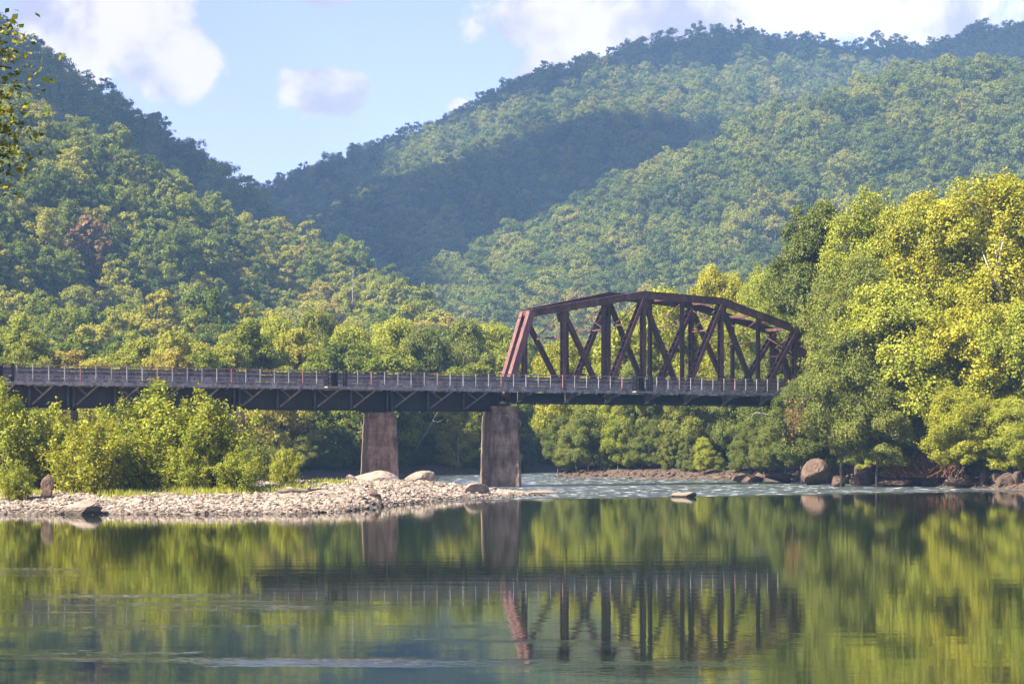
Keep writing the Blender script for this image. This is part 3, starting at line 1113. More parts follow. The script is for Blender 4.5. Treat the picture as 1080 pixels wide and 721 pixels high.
def boulder(name, label, cat, px, py, w, h, dep, d, mat, rz=None, group=None, cuts=9):
    """px,py = centre of the base where it meets ground; w,h,dep metres"""
    g = np.random.default_rng(int(px * 17 + py + 5))
    P = rock_shape(g, ICO3[0], cuts, 0.05)
    P = P * np.array([w / 2, dep / 2, h * 0.62])
    a = g.uniform(-0.4, 0.4) if rz is None else rz
    x, y = (px - 540) / F * d, d
    z = CZ + (HOR - py) / F * d
    z = min(z, max(gh(x, y), 0) + 0.15)
    me = mesh_np(name, P, None, ICO3[1], [mat], np.full(len(ICO3[1]), g.uniform(0.35, 0.6)))
    o = link(name, me, None, (x, y, z + h * 0.30))
    o.rotation_euler = (0, 0, a)
    return tag(o, label, cat, group)


boulder('boulder', 'broad flat tan boulder at the water edge of the stony bar, far left', 'boulder', 86, 541, 2.2, 0.85, 1.7, 107.5, ROCK_PALE, 0.0, cuts=9)
boulder('boulder', 'upright pinkish brown boulder beside the bushes at far left', 'boulder', 51, 521, 1.0, 1.35, 0.9, 116, ROCK_BROWN, 0.3)
boulder('boulder', 'large pale humped rock at the foot of the left pier', 'boulder', 392, 519, 4.6, 1.9, 2.6, 152, ROCK_PALE, 0.1)
boulder('boulder', 'pale rock hump between the two piers on the bar', 'boulder', 447, 516, 3.6, 1.6, 2.0, 155, ROCK_PALE, -0.1)
boulder('boulder', 'dark shaded rock low on the bar below the left pier', 'boulder', 391, 533, 1.8, 1.1, 1.4, 124, ROCK_BROWN, 0.2)
boulder('boulder', 'smooth pale slab at the tip of the bar before the right pier', 'boulder', 497, 523, 2.8, 1.1, 2.0, 142, ROCK_PALE, 0.1)
boulder('boulder', 'flat pale rock at the waterline beside the right pier', 'boulder', 520, 519, 2.4, 0.5, 1.7, 150, ROCK_PALE, 0.0)
boulder('boulder', 'pale rounded rock beside the small bush right of the thicket', 'boulder', 345, 517, 2.3, 1.2, 1.5, 142, ROCK_PALE, 0.4)
boulder('boulder', 'small grey-tan rock left of the left pier base', 'boulder', 366, 514, 1.7, 1.1, 1.2, 150, ROCK_PALE, 0.2)
boulder('boulder', 'tan low rock in the open riffle, midstream', 'boulder', 722, 525, 2.1, 0.55, 1.0, 143, ROCK_PALE, 0.0)
boulder('boulder', 'flat pale ledge in the water right of the right pier', 'boulder', 570, 520, 2.6, 0.36, 1.5, 148, ROCK_PALE, 0.0)
boulder('boulder', 'big light brown pointed boulder on the right bank near the bridge end', 'boulder', 861, 507, 3.4, 2.5, 2.6, 186, ROCK_BROWN, 0.9)
boulder('boulder', 'long sloping brown slab right of the big pointed boulder', 'boulder', 912, 508, 3.8, 2.1, 2.4, 181, ROCK_BROWN, -0.2)
boulder('boulder', 'dark rock wedged below the big pointed boulder', 'boulder', 884, 512, 2.2, 1.0, 1.6, 179, ROCK_DARK, 0.2)
boulder('boulder', 'dark wet ledge rock under the right end of the truss', 'boulder', 822, 507, 2.8, 1.3, 2.0, 195, ROCK_DARK, -0.2)
boulder('boulder', 'brown flat ledge rock left of the dark ledge under the truss', 'boulder', 790, 508, 3.4, 0.9, 2.0, 199, ROCK_BROWN, 0.1)
boulder('boulder', 'brown bank rock near the right edge under overhanging leaves', 'boulder', 1058, 511, 2.6, 1.2, 1.8, 169, ROCK_BROWN, 0.2)
boulder('boulder', 'pale brown low slab lying on the bank below the dead brush', 'boulder', 948, 511, 3.6, 0.75, 1.8, 177, ROCK_BROWN, 0.0)
boulder('boulder', 'brown wedge rock on the bank between the dead brush and the right edge', 'boulder', 1010, 511, 3.0, 1.0, 1.8, 172, ROCK_BROWN, 0.3)


g = np.random.default_rng(88)
for i in range(26):
    px = 760 + i * 12.6 + g.uniform(-5, 5)
    d = np.interp(px, [700, 760, 840, 900, 1080], [218, 211.5, 199.5, 186, 166]) + g.uniform(0.2, 2.2)
    boulder('bank_rock', 'small rock among the tumbled rocks along the right waterline', 'rock', px, 509, g.uniform(0.9, 2.2), g.uniform(0.6, 1.4), g.uniform(0.8, 1.6), d,
            [ROCK_BROWN, ROCK_DARK, ROCK_BROWN][i % 3], g.uniform(0, 6), 'tumbled rocks along the right waterline')


def stones(name, n, sampler, smin, smax, mat, seed, lift=0.2):
    g = np.random.default_rng(seed)
    xs, ys, big = sampler(g, n)
    zs = height(xs, ys)
    keep = zs > -0.12
    xs, ys, zs = xs[keep], ys[keep], zs[keep]
    n = len(xs)
    shapes = [rock_shape(g, ICO1[0], 6, 0.1) for _ in range(14)]
    idx = g.integers(0, 14, n)
    s = smin * (smax / smin) ** (g.uniform(0, 1, n) ** 1.6 * 0.75 + 0.25 * (g.uniform(0, 1, n) ** 14))
    P = np.array(shapes)[idx]
    sc = np.stack([s * g.uniform(0.8, 1.3, n), s * g.uniform(0.7, 1.1, n), s * g.uniform(0.3, 0.65, n)], 1)
    P = P * sc[:, None]
    a = g.uniform(0, 2 * math.pi, n)
    b = g.normal(0, 0.35, n)
    ca, sa, cb, sb = np.cos(a), np.sin(a), np.cos(b), np.sin(b)
    x, y, z = P[..., 0], P[..., 1], P[..., 2]
    y, z = y * cb[:, None] - z * sb[:, None], y * sb[:, None] + z * cb[:, None]
    x, y = x * ca[:, None] - y * sa[:, None], x * sa[:, None] + y * ca[:, None]
    P = np.stack([x + xs[:, None], y + ys[:, None], z + (zs + sc[:, 2] * lift)[:, None]], -1)
    nv = len(ICO1[0])
    T = (ICO1[1][None] + (np.arange(n) * nv)[:, None, None]).reshape(-1, 3)
    tint = np.repeat(g.uniform(0, 1, n), len(ICO1[1]))
    o = link(name, mesh_np(name, P.reshape(-1, 3), None, T, [mat], tint))
    return tag(o, kind='stuff')


def bar_s(g, n):
    x = g.uniform(-36, 3.0, n)
    f, b = np.interp(x, *YF), np.interp(x, *YB)
    y = f - 0.8 + (b - f) * g.uniform(0, 1, n) ** 1.5
    return x, y, None


def rbank_s(g, n):
    y = g.uniform(150, 236, n)
    x = np.interp(y, *XR) + g.uniform(-1.2, 6.0, n) * g.uniform(0.3, 1, n)
    return x, y, None


tag(stones('gravel', 34000, bar_s, 0.05, 0.45, ROCK_PALE, 11), 'pale river cobbles heaped over the bar', 'gravel')
tag(stones('bank_rubble', 2600, rbank_s, 0.12, 0.55, ROCK_DARK, 12, 0.1), 'brown broken rocks strewn along the right bank', 'rubble')

# ------------------------------------------------------------------ trees and bushes near the river
PROTO = {}


def bush_mesh(seed, h, r, leaf, bark, shoots=34, per=760, size=0.088):
    """riverside willow-like scrub: many upright leafy shoots fanning from the ground"""
    g = np.random.default_rng(seed)
    C, N, T = [], [], []
    m = MB()
    for k in range(shoots):
        a = g.uniform(0, 6.28)
        q = math.sqrt(g.uniform(0, 1))
        b = np.array([math.cos(a) * q * r * 0.55, math.sin(a) * q * r * 0.55, 0])
        L = h * (1.0 - 0.52 * q ** 1.6) * g.uniform(0.72, 1.0)
        tip = b * (1 + 0.75 * g.uniform(0.5, 1.1)) + np.array([g.normal(0, .18 * r), g.normal(0, .18 * r), L])
        mid = b * 1.15 + np.array([0, 0, L * 0.55]) + g.normal(0, 0.05 * r, 3)
        m.tube([b - [0, 0, .4], mid, tip], [0.05, 0.03, 0.008], 5)
        n = int(per * L / h) + 60
        f = g.uniform(0.04, 1.0, n) ** 0.9
        p = (1 - f)[:, None] ** 2 * b + (2 * f * (1 - f))[:, None] * mid + (f ** 2)[:, None] * tip
        w = r * 0.30 * np.sqrt(np.clip(1.05 - f, 0, 1)) * g.uniform(0.8, 1.2)
        # twigs: leaves gather on short side sprays
        tw = g.integers(0, 26, n)
        td = unit(g.normal(0, 1, (26, 3)) + np.array([0, 0, 0.5]))
        tf = g.uniform(0.06, 0.97, 26)
        f2 = np.clip(tf[tw] + g.normal(0, 0.022, n), 0.02, 1)
        p2 = (1 - f2)[:, None] ** 2 * b + (2 * f2 * (1 - f2))[:, None] * mid + (f2 ** 2)[:, None] * tip
        ln = (0.15 + g.uniform(0, 1, n)) * r * 0.36 * np.sqrt(np.clip(1.08 - f2, 0.05, 1))
        p2 = p2 + td[tw] * ln[:, None] + g.normal(0, 0.07, (n, 3))
        use = g.uniform(0, 1, n) < 0.75
        c = np.where(use[:, None], p2, p + g.normal(0, 1, (n, 3)) * (w * 0.5)[:, None])
        c[:, 2] = np.abs(c[:, 2]) + 0.03
        C.append(c)
        N.append(unit(td[tw] * 0.6 + (c - np.array([0, 0, h * 0.3])) / h + np.array([0, 0, 0.3])))
        T.append(np.clip(g.uniform(0, 0.35) + g.uniform(0, 0.65, n), 0, 1))
    V, Q = leaves(np.concatenate(C), np.concatenate(N), size, g, 0.6)
    return mesh_np('foliage', V, Q, None, [leaf], np.concatenate(T)), mesh_np('stems', np.concatenate(m.V), m.Q, m.T, [bark], smooth_sh=True)



def proto(key, **kw):
    if key not in PROTO:
        PROTO[key] = bush_mesh(**kw) if key[0] == 'b' else tree_mesh(merge=False, **kw)
    return PROTO[key]


BANKG = 'trees on the right bank'


def plant(name, label, cat, px, top, d, key, scale_w=1.0, rz=0.0, base=None, group=None, H=None, tilt=0.0, **kw):
    """tree standing at depth d whose top is at photo row `top`"""
    x = (px - 540) / F * d
    z = gh(x, d) if base is None else base
    z = max(z, 0.05)
    h = CZ + (HOR - top) / F * d - z
    cm, tm = proto(key, **kw)
    h0 = kw['h'] * (0.86 if key[0] == 'b' else 1.07)
    e = thing(name, label, cat, (x, d, z), group, rz)
    s = h / h0
    e.scale = (s * scale_w, s * scale_w, s)
    e.rotation_euler = (0, tilt, rz)
    c = link('crown' if name != 'bush' else 'foliage', cm, e)
    t = link('trunk' if name != 'bush' else 'stems', tm, e)
    return e


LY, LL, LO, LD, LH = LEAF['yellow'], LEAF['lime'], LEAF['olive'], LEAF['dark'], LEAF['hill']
big = dict(h=26.0, r=8.0, base=0.0, skirt=0.3, n_big=120, n_small=14, per=62, size=0.125, bark=BARK_W, nl=18, lump=0.22, tr=0.012, zs=1.15)
med = dict(h=16.0, r=6.0, base=-0.06, skirt=0.2, n_big=90, n_small=13, per=54, size=0.12, bark=BARK, nl=10, lump=0.25, tr=0.012)
bsh = dict(h=6.0, r=3.1, bark=BARK)

K = {
    'y1': dict(seed=101, leaf=LY, **big), 'y2': dict(seed=102, leaf=LY, **big),
    'l1': dict(seed=103, leaf=LL, **{**big, 'bark': BARK}), 'o1': dict(seed=104, leaf=LO, **{**big, 'bark': BARK}),
    'd1': dict(seed=105, leaf=LD, **{**big, 'r': 6.0, 'shape': 1.3, 'base': 0.05, 'bark': BARK}),
    'my': dict(seed=111, leaf=LY, **med), 'ml': dict(seed=112, leaf=LL, **med),
    'mo': dict(seed=113, leaf=LO, **med), 'md': dict(seed=114, leaf=LD, **med),
    'b1': dict(seed=121, leaf=LL, **bsh), 'b2': dict(seed=122, leaf=LL, **bsh),
    'b3': dict(seed=123, leaf=LY, **bsh), 'b4': dict(seed=124, leaf=LD, **bsh),
}


def P_(name, label, cat, px, top, d, key, w=1.0, rz=0.0, **kw):
    return plant(name, label, cat, px, top, d, key, w, rz, **{**kw, **K[key]})


# right bank
syc = P_('sycamore_tree', 'tallest golden-yellow sycamore at the right edge, white limbs showing', 'tree', 1048, 180, 190, 'y1', 1.0, 0.3)
P_('sycamore_tree', 'yellow-green tree left of the tallest golden sycamore', 'tree', 972, 200, 192, 'y2', 0.85, 1.0)
P_('sycamore_tree', 'yellow-green tree with rounded top right of the dark tree', 'tree', 918, 203, 196, 'l1', 0.72, 2.0)
P_('broadleaf_tree', 'dark green narrow tree rising beside the right end of the truss', 'tree', 858, 207, 204, 'd1', 0.85, 0.0)
P_('sycamore_tree', 'tall yellow tree partly outside the right edge', 'tree', 1110, 195, 188, 'y2', 0.9, 2.5)
P_('broadleaf_tree', 'olive-green tree in front of the dark tree, above the truss end', 'tree', 903, 268, 187, 'o1', 0.85, 1.4)
P_('broadleaf_tree', 'light green leafy tree in the middle of the right bank thicket', 'tree', 945, 300, 181, 'ml', 1.0, 0.6)
P_('broadleaf_tree', 'yellow-green tree below the tallest sycamore, right bank', 'tree', 1015, 310, 178, 'my', 1.0, 1.7)
P_('broadleaf_tree', 'yellow-green tree low at the right edge', 'tree', 1082, 320, 175, 'ml', 0.95, 2.9)
P_('broadleaf_tree', 'pale olive tree leaning over the bank at the bridge end', 'tree', 888, 352, 178, 'mo', 0.85, 0.9)
P_('broadleaf_tree', 'bright yellow-green low tree overhanging the bank rocks', 'tree', 1012, 405, 172, 'my', 1.1, 4.0)
P_('broadleaf_tree', 'green low tree drooping over the big pointed boulder', 'tree', 925, 405, 177, 'mo', 1.0, 5.0)
P_('broadleaf_tree', 'green shrubby tree low at the right edge over the waterline', 'tree', 1070, 420, 170, 'ml', 1.1, 0.2)
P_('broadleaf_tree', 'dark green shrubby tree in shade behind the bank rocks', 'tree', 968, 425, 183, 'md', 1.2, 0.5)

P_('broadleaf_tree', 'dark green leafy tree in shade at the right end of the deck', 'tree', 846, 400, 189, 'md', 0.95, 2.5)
g = np.random.default_rng(56)
for i in range(9):
    px = 868 + i * 26 + g.uniform(-6, 6)
    yy = np.interp(px, [840, 1080], [192, 174]) + g.uniform(0, 2)
    P_('shrub', 'low shrub crowding the bank behind the right bank rocks', 'shrub', px, g.uniform(440, 468), yy, ['mo', 'md', 'ml', 'md'][i % 4], 1.15, i * 1.1, group='shrubs behind the right bank rocks')

# behind and under the truss
P_('broadleaf_tree', 'bright yellow tree right of the capped pier, seen under the deck', 'tree', 598, 348, 236, 'my', 0.75, 0.4)
P_('broadleaf_tree', 'green tree behind the left half of the truss', 'tree', 645, 345, 240, 'mo', 0.75, 1.3)
P_('broadleaf_tree', 'yellow-green tree behind the middle of the truss', 'tree', 700, 306, 240, 'ml', 0.75, 2.2)
P_('broadleaf_tree', 'tall yellow-green tree behind the right half of the truss', 'tree', 758, 280, 238, 'y1', 0.75, 3.3)
P_('broadleaf_tree', 'lime tree rising over the right shoulder of the truss', 'tree', 806, 278, 232, 'l1', 0.72, 4.1)
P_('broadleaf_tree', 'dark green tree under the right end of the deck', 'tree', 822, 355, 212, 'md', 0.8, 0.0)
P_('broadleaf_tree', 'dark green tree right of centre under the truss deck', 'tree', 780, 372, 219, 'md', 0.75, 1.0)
P_('broadleaf_tree', 'olive tree with pale trunk at the centre of the opposite bank', 'tree', 727, 385, 222, 'mo', 0.7, 2.0)
P_('broadleaf_tree', 'mid green tree on the bank left of the pale-trunked olive tree', 'tree', 676, 378, 226, 'mo', 0.7, 3.0)
P_('broadleaf_tree', 'green tree beside the yellow tree on the bank under the deck', 'tree', 632, 385, 229, 'ml', 0.7, 4.4)
g = np.random.default_rng(55)
for i in range(20):
    px = 585 + i * 13.5 + g.uniform(-5, 5)
    yy = np.interp(px, [580, 605, 698, 758, 840], [230, 226, 219, 212, 200]) + g.uniform(2.0, 4.5)
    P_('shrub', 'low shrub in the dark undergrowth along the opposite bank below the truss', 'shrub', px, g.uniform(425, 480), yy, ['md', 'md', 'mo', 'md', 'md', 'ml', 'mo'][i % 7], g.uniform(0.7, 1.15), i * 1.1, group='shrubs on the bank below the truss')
for i in range(12):
    px = 600 + i * 21 + g.uniform(-6, 6)
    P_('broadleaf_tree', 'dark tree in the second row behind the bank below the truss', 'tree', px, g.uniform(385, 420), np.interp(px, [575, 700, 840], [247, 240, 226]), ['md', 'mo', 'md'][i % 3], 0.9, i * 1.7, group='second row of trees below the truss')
# far left bank seen between the piers
g = np.random.default_rng(57)
for i in range(16):
    px = 300 + i * 17 + g.uniform(-5, 5)
    yy = np.interp(px, [294, 398, 498, 557], [229, 243, 252, 264]) + g.uniform(1, 3)
    P_('shrub', 'low shrub at the waterline of the opposite shore behind the piers', 'shrub', px, g.uniform(458, 480), yy, ['md', 'mo', 'md'][i % 3], 1.3, i * 1.1, group='shrubs on the shore behind the piers')
lb = [(330, 330, 262, 'mo'), (372, 345, 258, 'ml'), (292, 336, 256, 'ml'), (412, 338, 268, 'ml'), (448, 346, 266, 'md'), (488, 340, 272, 'mo'), (524, 344, 280, 'ml'), (553, 352, 290, 'md'), (258, 350, 250, 'md')]
lbl = ['olive tree behind the deck left of the left pier', 'light green tree on the opposite shore just left of the left pier', 'yellow-green tree top behind the deck right of the thicket',
       'light green tree behind the left pier on the opposite shore', 'dark shaded tree on the opposite shore between the piers', 'olive tree on the opposite shore between the piers, right',
       'light green tree behind the capped pier', 'bluish dark tree at the far river bend right of the capped pier', 'dark tree behind the right side of the bush thicket']
for i, ((px, top, d, k), l) in enumerate(zip(lb, lbl)):
    P_('broadleaf_tree', l, 'tree', px, top, d, k, 0.75, i * 1.3)

# bushes on the gravel bar
P_('bush', 'tallest bright green bush in the middle of the thicket on the bar', 'bush', 166, 409, 127, 'b1', 1.12, 0.3)
P_('bush', 'bright green bush at the right of the thicket, below the girders', 'bush', 216, 415, 127, 'b2', 1.0, 1.3)
P_('bush', 'green bush between the tallest bush and the yellowish one', 'bush', 126, 424, 127, 'b2', 0.85, 2.3)
P_('bush', 'yellowish low bush at the front of the thicket', 'bush', 92, 438, 121, 'b3', 1.15, 0.6)
P_('bush', 'bright green bush at the left edge of the photo', 'bush', 4, 409, 126, 'b1', 0.95, 3.2)
P_('bush', 'green bush between the left-edge bush and the yellowish bush', 'bush', 50, 428, 128, 'b2', 1.15, 4.2)
P_('bush', 'small lime bush at the right foot of the thicket', 'bush', 252, 474, 123, 'b1', 1.2, 5.2)
P_('bush', 'smallest lime bush standing alone right of the thicket', 'bush', 301, 471, 134, 'b2', 0.9, 0.9)
P_('bush', 'dark green bush in shade behind the right side of the thicket', 'bush', 262, 452, 146, 'b4', 1.2, 1.9)
P_('bush', 'low green bush filling the gap right of the yellowish bush', 'bush', 142, 452, 124, 'b1', 1.15, 1.4)
P_('bush', 'low lime shrub at the front left by the brown boulder', 'bush', 18, 488, 116, 'b1', 1.2, 2.4)
P_('bush', 'low green shrub under the tallest bush', 'bush', 196, 470, 124, 'b2', 1.25, 3.4)

g = np.random.default_rng(91)
cx = np.array([-25, -21, -17.5, -15.5, -14.2, -29, -12.5, -23, -19])
cyy = np.array([119, 121, 119.5, 121, 126, 117, 133, 116.5, 117.5])
w_ = g.integers(0, len(cx), 2600)
cyy = cyy + 2.0
gx_, gy_ = cx[w_] + g.normal(0, 0.9, 2600), cyy[w_] + g.normal(0, 0.6, 2600)
gz_ = height(gx_, gy_)
hb = g.uniform(0.12, 0.5, 2600)
tip = np.stack([g.normal(0, 0.12, 2600), g.normal(0, 0.1, 2600), hb], 1)
b0 = np.stack([gx_, gy_, gz_], 1)
sx = np.stack([g.uniform(0.02, 0.05, 2600), np.zeros(2600), np.zeros(2600)], 1)
Vg = np.stack([b0 - sx, b0 + sx, b0 + tip], 1).reshape(-1, 3)
tag(link('grass', mesh_np('grass', Vg, None, np.arange(7800).reshape(-1, 3), [LEAF['lime']], g.uniform(0, 1, 2600))), 'tufts of green grass among the stones at the foot of the thicket', 'grass', kind='stuff')
lg = thing('driftwood_log', 'grey-brown driftwood log stranded on the stony bar', 'driftwood', (-13.0, 121.0, gh(-13.0, 121.0) + 0.12))
m = MB()
m.tube([(-1.2, 0.1, 0.0), (-0.3, 0, 0.06), (0.6, -0.05, 0.03), (1.4, 0.1, 0.16)], [0.11, 0.12, 0.09, 0.04], 8)
m.build('log', BARK, lg, True)
m = MB()
m.tube([(0.5, -0.05, 0.05), (0.8, -0.15, 0.3), (0.95, -0.2, 0.55)], [0.05, 0.035, 0.012], 6)
m.build('branch_stub', BARK, lg, True)

bpy.context.view_layer.update()
inv = syc.matrix_world.inverted()
for path in ([(1062, 345, 188), (1057, 312, 185), (1053, 284, 183.9), (1049, 258, 185)],
             [(1055, 306, 184.2), (1047, 290, 184.0), (1040, 276, 184.6), (1035, 262, 186)],
             [(1053, 284, 184.0), (1055, 266, 184.0), (1060, 246, 185.4)],
             [(1040, 350, 187), (1032, 330, 184.0), (1030, 316, 184.0)]):
    m = MB()
    m.tube([np.array(inv @ Vector(at(*q))) for q in path], np.linspace(0.11, 0.03, len(path)), 6)
    m.build('limb', BARK_W, syc, True)

# ------------------------------------------------------------------ hillside forest
# visibility chart from the eye: running horizon of terrain plus canopy
azs = np.linspace(-0.36, 0.36, 361)
ds = np.concatenate([np.arange(170, 700, 4.0), np.arange(700, 1720, 8.0)])
AZ, DS = np.meshgrid(azs, ds, indexing='ij')
HH = height(AZ * DS, DS)
ANG = (HH + 5.0 - CZ) / DS
run = np.maximum.accumulate(ANG, axis=1)


def visible(x, y, top):
    a = np.clip(np.round((x / y + 0.36) / 0.002).astype(int), 0, 360)
    k = np.clip(np.searchsorted(ds, y - 8.0) - 1, 0, len(ds) - 1)
    return (top - CZ) / y > run[a, k] - 0.002


def scatter(x0, x1, y0, y1, sp, seed):
    g = np.random.default_rng(seed)
    xs, ys = np.meshgrid(np.arange(x0, x1, sp), np.arange(y0, y1, sp))
    xs = (xs + g.uniform(-.5, .5, xs.shape) * sp).ravel()
    ys = (ys + g.uniform(-.5, .5, ys.shape) * sp).ravel()
    return xs, ys


def forest_points(y0, y1, sp, seed):
    xs, ys = scatter(-0.30 * y1, 0.30 * y1, y0, y1, sp, seed)
    k = np.abs(xs / ys) < 0.285
    xs, ys = xs[k], ys[k]
    zs = height(xs, ys)
    land = np.maximum(np.interp(ys, *XL) - xs, xs - np.interp(ys, *XR)) > 2.5
    k = land & visible(xs, ys, zs + 14)
    return xs[k], ys[k], zs[k]


hillmesh = []
for i, (h, r, sh) in enumerate([(14, 5.2, 1.0), (15, 4.6, 1.2), (12, 5.4, .8), (16, 5.0, 1.0), (13, 4.4, 1.1), (14, 5.8, .9)]):
    hillmesh.append(tree_mesh(200 + i, h, r, LEAF['hill'], BARK, base=0.05, n_big=60, n_small=9, per=15, size=0.22, shape=sh, lump=0.22, nl=4))
nearmesh = []
for i, (h, r, sh) in enumerate([(14, 5.2, 1.0), (15, 4.6, 1.2), (12, 5.4, .8), (16, 5.0, 1.0), (13, 4.4, 1.1)]):
    nearmesh.append(tree_mesh(250 + i, h, r, LEAF['hill'], BARK, base=0.03, n_big=80, n_small=11, per=28, size=0.15, shape=sh, lump=0.22, nl=5))
farmesh = []
for i, (h, r, sh) in enumerate([(15, 6.4, .9), (17, 5.8, 1.1), (13, 7.0, .8), (16, 6.2, .9), (14, 5.6, 1.0)]):
    farmesh.append(tree_mesh(300 + i, h, r, LEAF['far'], BARK, base=0.1, n_big=44, n_small=8, per=15, size=0.25, shape=sh, lump=0.23, nl=3))


def forest(name, label, pts, meshes, seed, smin, smax):
    """one mass of woodland: a point cloud that carries instanced trees"""
    g = np.random.default_rng(seed)
    protos = bpy.data.collections.new(name + '_kinds')
    for i, me in enumerate(meshes):
        protos.objects.link(bpy.data.objects.new('%s_kind_%02d' % (name, i), me))
    P = np.stack(pts, 1)
    P[:, 2] -= 0.4
    me = mesh_np(name, P)
    n = len(P)
    a = me.attributes.new('scl', 'FLOAT_VECTOR', 'POINT')
    s = smin + (smax - smin) * g.uniform(0, 1, n) ** 1.5
    S = np.stack([s * g.uniform(0.85, 1.15, n), s * g.uniform(0.85, 1.15, n), s * g.uniform(0.85, 1.15, n)], 1)
    a.data.foreach_set('vector', S.astype(np.float32).ravel())
    a = me.attributes.new('rot', 'FLOAT_VECTOR', 'POINT')
    a.data.foreach_set('vector', np.stack([g.normal(0, .05, n), g.normal(0, .05, n), g.uniform(0, 6.28, n)], 1).astype(np.float32).ravel())
    a = me.attributes.new('idx', 'INT', 'POINT')
    a.data.foreach_set('value', g.integers(0, len(meshes), n).astype(np.int32))
    o = link(name, me)
    nt = bpy.data.node_groups.new(name + '_scatter', 'GeometryNodeTree')
    nt.interface.new_socket('Geometry', in_out='INPUT', socket_type='NodeSocketGeometry')
    nt.interface.new_socket('Geometry', in_out='OUTPUT', socket_type='NodeSocketGeometry')
    gi, go = nt.nodes.new('NodeGroupInput'), nt.nodes.new('NodeGroupOutput')
    ci = nt.nodes.new('GeometryNodeCollectionInfo')
    ci.inputs['Collection'].default_value = protos
    ci.inputs['Separate Children'].default_value = True
    ci.inputs['Reset Children'].default_value = True
    ip = nt.nodes.new('GeometryNodeInstanceOnPoints')
    ip.inputs['Pick Instance'].default_value = True

    def na(nm, dt):
        q = nt.nodes.new('GeometryNodeInputNamedAttribute')
        q.data_type = dt
        q.inputs['Name'].default_value = nm
        return q.outputs['Attribute']
    L = nt.links.new
    L(gi.outputs[0], ip.inputs['Points'])
    L(ci.outputs[0], ip.inputs['Instance'])
    L(na('idx', 'INT'), ip.inputs['Instance Index'])
    L(na('rot', 'FLOAT_VECTOR'), ip.inputs['Rotation'])
    L(na('scl', 'FLOAT_VECTOR'), ip.inputs['Scale'])
    L(ip.outputs[0], go.inputs[0])
    md = o.modifiers.new('scatter', 'NODES')
    md.node_group = nt
    return tag(o, label, 'forest', kind='stuff')


# nearest hillside trees: individuals
xs, ys, zs = forest_points(236, 760, 5.9, 31)
k_ = (92 - 540) / F
d_ = np.arange(240, 800, 1.0)
j_ = int(np.argmax(HOR - (height(k_ * d_, d_) + 13.2 - CZ) / d_ * F <= 244))
clear = ~((np.abs(xs - k_ * d_[j_]) < 5.5) & (ys > d_[j_] - 13) & (ys < d_[j_] + 6))      # the reddish tree stands here
xs, ys, zs = xs[clear], ys[clear], zs[clear]
pxs = 540 + F * xs / ys
order = np.argsort(ys)
g = np.random.default_rng(77)
infr = (pxs > -20) & (pxs < 560)
ind = [i for i in order if infr[i]][:215]
for n_, i in enumerate(ind):
    me = nearmesh[g.integers(0, len(nearmesh))]
    o = link('hillside_tree', me, None, (xs[i], ys[i], zs[i] - 0.3))
    s = g.uniform(0.65, 1.0)
    o.scale = (s * g.uniform(.95, 1.15), s * g.uniform(.95, 1.15), s * g.uniform(.95, 1.12))
    o.rotation_euler = (g.normal(0, .04), g.normal(0, .04), g.uniform(0, 6.28))
    tag(o, 'leafy green tree low on the wooded left mountainside behind the girder bridge', 'tree', 'trees low on the left mountainside')
rest = np.ones(len(xs), bool)
rest[ind] = False
forest('near_forest', 'dense mixed woodland covering the left mountainside', (xs[rest], ys[rest], zs[rest]), hillmesh, 41, 0.55, 1.15)
xs2, ys2, zs2 = forest_points(760, 1680, 7.3, 32)
forest('far_forest', 'blue-green woodland covering the distant mountains', (xs2, ys2, zs2), farmesh, 42, 0.55, 1.3)
print('red tree', d_[j_], height(k_ * d_[j_], d_[j_]), 'forest', len(ind), rest.sum(), len(xs2))

# single trees that stand out
rt = tree_mesh(401, 14, 5.0, LEAF['red'], BARK, base=0.1, n_big=20, n_small=10, per=12, size=0.42)


def hill_tree(name, label, px, py, dguess, me, s):
    k = (px - 540) / F
    dd = np.arange(240, 800, 1.0)
    hz = height(k * dd, dd)
    row = HOR - (hz + 12 * s - CZ) / dd * F
    j = int(np.argmax(row <= py))
    o = link(name, me, None, (k * dd[j], dd[j], hz[j] + 0.3))
    o.scale = (s, s, s)
    return tag(o, label, 'tree')


hill_tree('broadleaf_tree', 'reddish-brown tree standing out on the green left mountainside', 92, 244, 0, rt, 1.1)


def dead_tree(name, label, base, tip, r0, seed, br=9):
    g = np.random.default_rng(seed)
    base, tip = np.array(base, float), np.array(tip, float)
    e = thing(name, label, 'tree', tuple(base))
    d = tip - base
    L = np.linalg.norm(d)
    m = MB()
    pts = [d * f + g.normal(0, 0.01 * L, 3) * (f > 0) for f in np.linspace(0, 1, 6)]
    m.tube(pts, np.linspace(r0, r0 * 0.15, 6), 7)
    m.build('trunk', BARK_W, e, True)
    for k in range(br):
        f = g.uniform(0.35, 0.95)
        p = d * f
        q = p + unit(d / L * 0.8 + g.normal(0, 0.6, 3)) * L * g.uniform(0.12, 0.3)
        b = MB()
        b.tube([p, (p + q) / 2 + g.normal(0, 0.02 * L, 3), q], [r0 * 0.35, r0 * 0.22, r0 * 0.08], 5)
        b.build('branch', BARK_W, e, True)
    return e


dead_tree('dead_tree', 'bare pale dead tree among green trees on the left slope', at(372, 322, 480), at(372, 280, 478), 0.15, 5, 9)
dead_tree('dead_tree', 'white leaning dead trunk on the opposite shore between the piers', at(438, 475, 246), at(463, 432, 244), 0.09, 6, 3)
dead_tree('dead_tree', 'pale bare snag upright between the piers near the capped pier', at(483, 495, 250), at(484, 462, 250), 0.09, 8, 4)
dead_tree('dead_tree', 'bare bleached branch arching out of the dark trees under the deck', at(838, 447, 206), at(792, 432, 203), 0.14, 7, 4)

